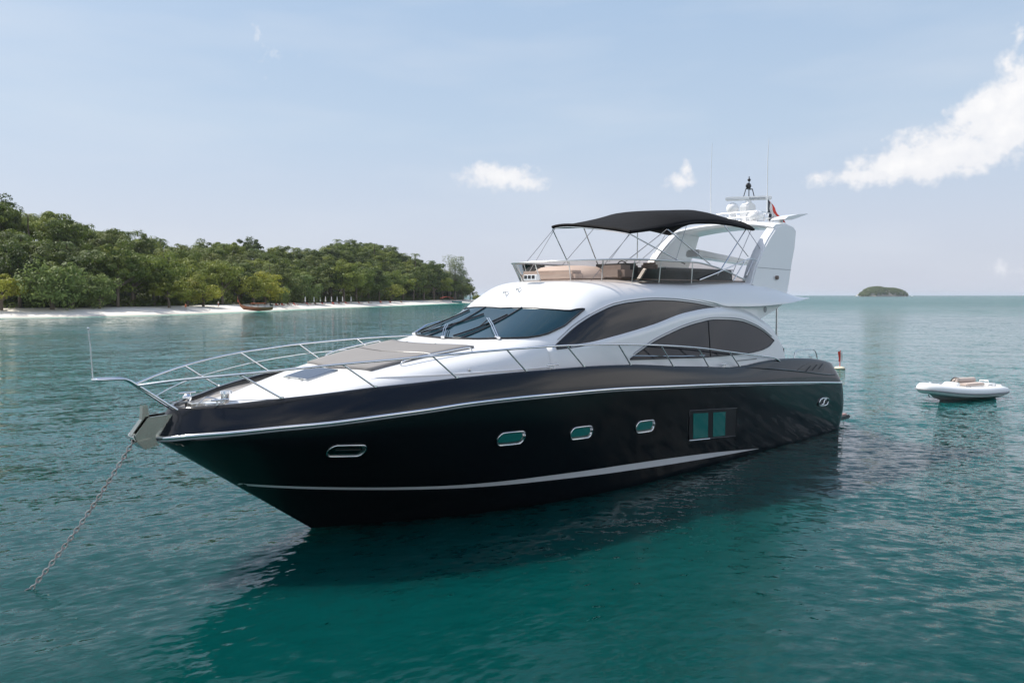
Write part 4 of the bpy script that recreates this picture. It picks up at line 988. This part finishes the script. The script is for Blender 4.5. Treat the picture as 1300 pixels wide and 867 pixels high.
def build_beach_things():
    cloth = mat('parasol_cloth', (.72, .70, .66), .8); wood = mat('varnished_wood', (.24, .10, .05), .5); redc = mat('red_cloth', (.45, .07, .04), .8)
    blue = mat('teal_boat_paint', (.03, .20, .22), .5); skin = mat('skin', (.42, .26, .19), .7); orange = mat('orange_cloth', (.60, .16, .06), .8); brownw = mat('lounger_wood', (.20, .10, .07), .7)
    UL = ['leftmost', 'second from left', 'third from left', 'fourth from left', 'fifth from left', 'sixth from left', 'seventh from left', 'rightmost']
    pxs = [388, 399, 407, 414, 421, 428, 435, 446]
    for i, px in enumerate(pxs):
        z, q = ground_z(s_for(px, 10.5), 10.5)
        t = empty('beach_parasol', (q.x, q.y, z)); tag(t, 'closed white beach parasol under the trees, %s of the row' % UL[i], 'parasol', 'closed parasols on the beach')
        m = MB(); m.tube([(0, 0, 0), (0, 0, 2.9)], .04, 6); m.build('pole', wood, t)
        m = MB(); m.tube([(0, 0, 1.0), (0, 0, 1.5), (0, 0, 2.6), (0, 0, 2.9)], [.24, .20, .12, .03], 8); m.build('folded_cloth', cloth, t, smooth=60)
    k = 0
    for px in (352, 360, 368, 376, 393, 403, 411, 424, 432, 441, 458, 470, 484, 496, 510):
        z, q = ground_z(s_for(px, 9), 9); k += 1
        t = empty('sun_lounger', (q.x, q.y, z), 1.2 + .3 * math.sin(k)); tag(t, 'reddish brown sun lounger on the sand below the trees, %s from the left' % ORD[k - 1], 'sun lounger', 'sun loungers on the beach')
        m = MB(); m.box((0, 0, .35), (1.5, .65, .1)); m.build('seat', redc if k % 3 else brownw, t)
        m = MB(); m.box((-.95, 0, .6), (.7, .65, .1), Matrix.Rotation(R(40), 3, 'Y')); m.build('backrest', redc if k % 3 else brownw, t)
        for sx in (-.6, .6):
            for sy in (-.28, .28): m = MB(); m.box((sx, sy, .15), (.08, .08, .3)); m.build('leg', brownw, t)
    def person(px, d, top, leg_m, lab, pose=0):
        z, q = ground_z(s_for(px, d), d); f = []
        V = [(0, 0, .95), (0, 0, 1.2), (0, 0, 1.45), (0, 0, 1.58), (.02, 0, 1.72), (.2, .02, 1.42), (.27, .1, 1.15), (.25, .2, .92), (-.2, .02, 1.42), (-.27, .05, 1.15), (-.26, .14, .92), (.1, 0, .88), (.12, .06, .48), (.12, 0, .05), (-.1, 0, .88), (-.12, -.06, .48), (-.14, -.12, .05)]
        E = [(0, 1), (1, 2), (2, 3), (3, 4), (2, 5), (5, 6), (6, 7), (2, 8), (8, 9), (9, 10), (0, 11), (11, 12), (12, 13), (0, 14), (14, 15), (15, 16)]
        rad = [.15, .14, .15, .06, .11, .06, .045, .035, .06, .045, .035, .10, .065, .045, .10, .065, .045]
        me = bpy.data.meshes.new('person'); me.from_pydata(V, E, []); me.materials.append(skin)
        o = bpy.data.objects.new('person', me); COL.objects.link(o); o.location = (q.x, q.y, z); o.rotation_euler = (0, 0, pose)
        sk = o.modifiers.new('skin', 'SKIN'); sm_ = o.modifiers.new('sub', 'SUBSURF'); sm_.levels = 1; sm_.render_levels = 1
        for i, r_ in enumerate(rad): me.skin_vertices[0].data[i].radius = (r_, r_ * .8)
        me.skin_vertices[0].data[0].use_root = True
        m = MB(); m.tube([(0, 0, .98), (0, 0, 1.2), (0, 0, 1.48)], [.19, .175, .17], 10); m.build('shirt', top, o, smooth=60)
        m = MB(); m.tube([(0, 0, .78), (0, 0, 1.0)], [.20, .18], 10); m.build('shorts', leg_m, o, smooth=60)
        tag(o, lab, 'person')
    person(236, 7, orange, orange, 'person in orange standing on the sand in front of the low yellow green trees')
    person(278, 11, cloth, redc, 'person in a white top by the trees left of the longtail boat', 1)
    person(484, 6, orange, wood, 'person in an orange top walking on the sand towards the right end of the beach', 2)
    # longtail boat drawn up on the sand
    z, q = ground_z(s_for(327, 1.2), 1.2); t = empty('longtail_boat', (q.x, q.y, .12), R(8)); tag(t, 'brown wooden longtail boat with red ribbons on its raised prow, beached on the sand', 'boat')
    secs = []
    for x, w, z0, z1 in ((-4.9, .06, 1.9, 2.6), (-4.4, .3, 1.0, 1.9), (-3.6, .6, .35, 1.45), (-2, .9, .05, 1.15), (0, 1.0, 0, 1.05), (2, .95, .0, 1.0), (3.6, .75, .15, 1.1), (4.3, .5, .4, 1.2)):
        secs.append([(x, -w, z1), (x, -w * .75, (z0 + z1) / 2 - .1), (x, -w * .3, z0), (x, w * .3, z0), (x, w * .75, (z0 + z1) / 2 - .1), (x, w, z1)])
    m = MB(); m.grid(secs, cap=True); m.build('hull', wood, t, smooth=50)
    m = MB(); m.tube([(-4.6, 0, 1.8), (-5.2, 0, 3.2), (-5.3, 0, 4.1)], [.1, .09, .05], 6); pr = m.build('prow', wood, t)
    m = MB(); m.tube([(-5.0, 0, 2.5), (-5.2, 0, 3.0)], .16, 8); m.build('ribbon', redc, pr)
    m = MB(); m.prism([(-1.6, -.9), (2.2, -.9), (2.2, .9), (-1.6, .9)], 2.05, 2.15, axis='z'); rf = m.build('roof', orange, t)
    for x in (-1.5, .3, 2.1):
        for y in (-.85, .85): m = MB(); m.tube([(x, y, .9), (x, y, 2.1)], .04, 5); m.build('roof_post', wood, t)
    m = MB(); m.box((3.9, 0, 1.6), (.9, .5, .55)); m.box((3.6, 0, 1.95), (.4, .3, .3)); m.build('engine', K['dark'], t, bevel=.05)
    m = MB(); m.tube([(4.3, 0, 1.7), (8.3, .2, .5)], .05, 6); m.build('propeller_shaft', K['dark'], t)
    # red awning and small teal boat at the right end of the beach
    z, q = ground_z(s_for(567, 7), 7); t = empty('beach_awning', (q.x, q.y, z), .3); tag(t, 'red awning on poles at the right end of the beach', 'awning')
    m = MB(); m.prism([(-3.6, 2.2), (0, 3.0), (3.6, 2.2), (3.5, 2.12), (0, 2.9), (-3.5, 2.12)], -1.6, 1.6); m.build('canopy', redc, t)
    for x in (-3.4, 3.4):
        for y in (-1.4, 1.4): m = MB(); m.tube([(x, y, 0), (x, y, 2.2)], .05, 5); m.build('pole', wood, t)
    z, q = ground_z(s_for(581, 2), 2); t = empty('rowing_boat', (q.x, q.y, .2), .2); tag(t, 'small teal boat pulled up at the right end of the beach', 'boat')
    m = MB(); m.grid([[(x, -w, h), (x, -w * .6, .1), (x, 0, 0), (x, w * .6, .1), (x, w, h)] for x, w, h in ((-3, .08, 1.3), (-2.2, .6, 1.05), (0, .95, .85), (2.4, .8, .9))], cap=True); m.build('hull', blue, t, smooth=50)
    m = MB(); m.box((0, 0, .75), (.35, 1.5, .06)); m.build('thwart', wood, t)
build_beach_things()

def build_far_island():
    D = 2600; cx = (1117.5 - 650) / 1000 * D; W = .0275 * D
    rock = mat('pale_rock', (.34, .30, .25), .9, bump=(.1, 1))
    g = []
    prof_ = mono([-1, -.93, -.8, -.5, -.15, .1, .5, .85, .97, 1], [0, 9, 20, 31, 34, 30.5, 29, 23, 10, 0])
    for i in range(41):
        u = -1 + 2 * i / 40; row = []
        for j in range(17):
            v = -1 + 2 * j / 16; h = max(prof_(u) - 5, 0) * math.sqrt(max(1 - v * v, 0)) + 1.5 * (1 - v * v) - .5
            row.append((cx + W * u, D + v * 60 * (1 - .3 * u * u), h))
        g.append(row)
    m = MB(); m.grid(g); o = m.build('far_island_ground', rock, smooth=80); tag(o, kind='structure')
    rg = random.Random(5); vs = []; fs = []
    for c in range(560):
        u = rg.uniform(-.97, .97); v = rg.uniform(-.99, .3); h = max(prof_(u) - 5, 0) * math.sqrt(max(1 - v * v, 0)) + 1; r_ = rg.uniform(3.5, 6.5)
        h = max(h, 4.0)
        for i in range(42):
            w = Vector((rg.gauss(0, 1), rg.gauss(0, 1), rg.gauss(.3, 1))).normalized(); p = Vector((cx + W * u, D + v * 60 * (1 - .3 * u * u), h)) + w * r_ * rg.uniform(.6, 1) * .9
            t = w.orthogonal().normalized(); b2 = w.cross(t); s = rg.uniform(.9, 1.8); n0 = len(vs)
            vs += [tuple(p + t * s), tuple(p + b2 * s), tuple(p - t * s), tuple(p - b2 * s)]; fs.append((n0, n0 + 1, n0 + 2, n0 + 3))
    me = bpy.data.meshes.new('far_woods'); me.from_pydata(vs, [], fs); me.materials.append(LEAF['dark']); o = bpy.data.objects.new('far_woods', me); COL.objects.link(o); tag(o, kind='stuff')
    for px, y_, s, lab in ((1088, 2300, 1.0, 'tiny white boat at the left end of the small far island'), (1157, 2450, .8, 'tiny white boat on the horizon right of the small far island')):
        t = empty('far_motor_boat', ((px - 650) / 1000 * y_, y_, 0), .3); t.scale = (s, s, s); tag(t, lab, 'boat')
        m = MB(); m.grid([[(x, -w, h), (x, -w * .7, -.3), (x, w * .7, -.3), (x, w, h)] for x, w, h in ((-6.5, .1, 2.4), (-4, 1.3, 2.0), (0, 1.8, 1.6), (5.5, 1.7, 1.6))], cap=True); m.build('hull', K['white'], t)
        m = MB(); m.prism([(-2.5, 1.5), (-1.2, 3.8), (2.8, 3.8), (3.4, 1.5)], -1.3, 1.3); m.build('cabin', K['white'], t)
build_far_island()

# ------------------------------------------------------------------ tender, buoy, chain, tow rope
def build_tender():
    t = empty('inflatable_tender', (19.55, 34.35, 0), R(180 + 26)); t.scale = (1.05, 1.0, .96)
    tag(t, 'white rigid inflatable tender with a beige seat, floating empty behind the yacht', 'dinghy')
    r = .235
    def cl(u):   # centre line of one tube, stern to bow
        return None
    right = [(-2.15, .72, .30), (-1.6, .74, .30), (-.6, .75, .31), (.4, .72, .36), (1.1, .62, .43), (1.65, .42, .51), (1.95, .2, .56), (2.02, 0, .57)]
    P = catmull(right + [(x, -y, z) for x, y, z in right[-2::-1]], 6)
    rr = [r * (.62 + .38 * min(1, min(i, len(P) - 1 - i) / 5)) for i in range(len(P))]
    m = MB(); m.tube(P, rr, 16); tb = m.build('inflatable_tube', K['hypalon'], t, smooth=70)
    nx = []
    for i, p in enumerate(P):
        a = P[max(i - 1, 0)]; b_ = P[min(i + 1, len(P) - 1)]; d = (b_ - a).normalized(); nn = Vector((d.y, -d.x, 0)).normalized()
        if nn.dot(Vector((p.x + .8, p.y * 3, 0))) < 0: nn = -nn
        nx.append((p, nn))
    st = [p + nn * r * .99 * (1 if 3 < i < len(P) - 4 else .8) + Vector((0, 0, -.05)) for i, (p, nn) in enumerate(nx)]
    m = MB(); m.tube(st[2:-2], .035, 6); m.build('rubbing_strake', K['hypgrey'], tb, smooth=60)
    secs = []
    for x, w, zk, zc in ((-2.0, .68, -.12, .16), (-1, .70, -.14, .16), (0, .68, -.14, .20), (.9, .54, -.06, .28), (1.5, .34, .10, .38), (1.85, .12, .34, .46)):
        secs.append([(x, -w, zc + .08), (x, -w, zc), (x, -w * .5, (zk + zc) / 2 - .02), (x, 0, zk), (x, w * .5, (zk + zc) / 2 - .02), (x, w, zc), (x, w, zc + .08)])
    m = MB(); m.grid(secs); m.add(secs[0], [tuple(range(7))]); m.build('hull', K['white'], t, smooth=40)
    m = MB(); m.prism([(-1.95, -.6), (1.2, -.45), (1.5, 0), (1.2, .45), (-1.95, .6)], .24, .28, axis='z'); m.build('floor', K['offwhite'], t)
    m = MB(); m.box((-2.0, 0, .36), (.12, 1.2, .42)); m.build('transom', K['white'], t, bevel=.03)
    m = MB(); m.prism([(.25, .28), (.75, .28), (.70, .52), (.50, .74), (.30, .76)], -.32, .32); c = m.build('console', K['white'], t, smooth=40, bevel=.04)
    w = MB(); w.tube([(.22 - .10 * math.cos(a), .0 + .17 * math.sin(a), .80 + .15 * math.cos(a)) for a in lin(0, 2 * math.pi * 15 / 16, 16)], .022, 6, closed=True)
    w.tube([(.30, 0, .74), (.22, 0, .80)], .02, 6)
    for a in (0, 2.1, 4.2): w.tube([(.22, 0, .8), (.22 - .10 * math.cos(a), .17 * math.sin(a), .80 + .15 * math.cos(a))], .014, 5)
    w.build('steering_wheel', K['dark'], c, smooth=60)
    m = MB(); m.box((-.75, 0, .42), (1.2, .56, .30)); s = m.build('seat_base', K['offwhite'], t, bevel=.04)
    m = MB(); m.box((-.78, 0, .60), (1.25, .58, .12)); m.build('seat_cushion', K['beige'], t, smooth=60, bevel=.05)
    m = MB(); m.tube([(-.15, -.29, .76), (-1.38, -.29, .74)], .13, 14); m.build('backrest_roll', K['beige'], t, smooth=60)
    m = MB(); m.box((-1.75, 0, .50), (.4, .7, .22)); m.tube([(-1.7, -.2, .6), (-1.7, -.2, .72), (-1.7, .2, .72), (-1.7, .2, .6)], .02, 6); m.build('engine_cover', K['white'], t, bevel=.05)
    m = MB(); m.box((1.25, 0, .56), (.5, .5, .07)); m.box((1.75, 0, .80), (.12, .1, .05)); m.build('bow_locker', K['white'], t, bevel=.02)
    for x in (-1.2, 0.2):
        for y in (-.62, .62): m = MB(); m.tube([(x - .14, y, .56), (x - .1, y, .60), (x + .1, y, .60), (x + .14, y, .57)], .016, 5); m.build('grab_handle', K['hypgrey'], tb)
    m = MB(); m.tube([(1.80, 0, .30), (1.84, 0, .24), (1.76, 0, .16)], .018, 6); m.build('bow_eye', K['dark'], t)
build_tender()
def build_buoy():
    t = empty('marker_buoy', (20.05, 48.0, 0)); tag(t, 'small pale float carrying an upright red and white flag, beyond the stern', 'buoy')
    m = MB(); m.ball((0, 0, .05), (.33, .33, .11), 20, 10); m.build('float', mat('buoy_float', (.62, .56, .42), .6), t, smooth=70)
    m = MB(); m.tube([(0, 0, .1), (0, 0, 1.15)], .025, 6); m.build('pole', K['red'], t)
    g = [[(.02 + .13 * u + .02 * math.sin(5 * v), .03 * math.sin(4 * v + 2 * u), .45 + .62 * v) for u in (-1, -.5, 0, .5, 1)] for v in lin(0, 1, 8)]
    m = MB(); m.grid([r[:3] for r in g]); f = m.build('flag', K['red'], t, recalc=False); m = MB(); m.grid([r[2:] for r in g]); m.build('white_band', K['flagwhite'], f, recalc=False)
build_buoy()
def build_chain():
    a = Vector((-3.21, .0, 2.12)); a = YB0 + Matrix.Rotation(YAW, 3, 'Z') @ a
    b_ = Vector((-7.38, 11.85, 0.0)); pts = []
    for i in range(41):
        u = i / 40; p = a.lerp(b_, u); p.z = a.z * (1 - u) - .10 * math.sin(math.pi * u); pts.append(p)
    e = b_ + Vector((-.30, -.22, .0)); pts[-1].z = .0
    for i in range(1, 12): p = b_.lerp(e, i / 11); p.z = .0 - .012 * i; pts.append(p)
    L_ = [0]
    for p, q in zip(pts, pts[1:]): L_.append(L_[-1] + (q - p).length)
    def at(s):
        i = 0
        while i < len(L_) - 2 and L_[i + 1] < s: i += 1
        return pts[i].lerp(pts[i + 1], (s - L_[i]) / max(L_[i + 1] - L_[i], 1e-6)), (pts[i + 1] - pts[i]).normalized()
    t = MB(); s = 0; k = 0
    while s < L_[-1] - .05:
        c, d = at(s); n = d.orthogonal().normalized(); n.rotate(Matrix.Rotation(.4 + (math.pi / 2) * (k % 2), 3, d)); ring = []
        for j in range(12):
            q = 2 * math.pi * j / 12; ring.append(c + d * math.cos(q) * .048 + n * math.sin(q) * .028)
        t.tube(ring, .0115, 5, closed=True); s += .072; k += 1
    o = t.build('anchor_chain', mat('galvanised_chain', (.46, .45, .44), .35, metal=.8, var=(9, .2, (.30, .24, .21))), smooth=60)
    tag(o, 'steel anchor chain running from the yacht\'s bow down into the water', 'chain')
build_chain()
def build_rope():
    a = YB0 + Matrix.Rotation(YAW, 3, 'Z') @ Vector((20.1, -1.5, .34)); b_ = Vector((17.75, 33.45, .1)); pts = []
    for i in range(21):
        u = i / 20; p = a.lerp(b_, u * .28); p.z = .34 * (1 - u) - .30 * math.sin(math.pi * u) - .25 * u; pts.append(p)
    m = MB(); m.tube(pts, .014, 5); o = m.build('tow_rope', mat('rope', (.55, .45, .40), .8)); tag(o, 'thin pale rope trailing from the yacht\'s stern towards the tender', 'rope')
build_rope()

# ------------------------------------------------------------------ humid air
def build_haze():
    m = bpy.data.materials.new('haze_air'); m.use_nodes = True; nt = m.node_tree; nt.nodes.clear()
    o = nt.nodes.new('ShaderNodeOutputMaterial'); v = nt.nodes.new('ShaderNodeVolumePrincipled'); v.inputs['Color'].default_value = (.80, .88, .98, 1)
    v.inputs['Density'].default_value = HAZE; v.inputs['Anisotropy'].default_value = .2; nt.links.new(v.outputs[0], o.inputs['Volume'])
    b = MB(); b.box((0, 0, 20), (66000, 66000, 60)); h = b.build('haze', m); tag(h, kind='stuff'); h.display_type = 'WIRE'
HAZE = .000062
build_haze()
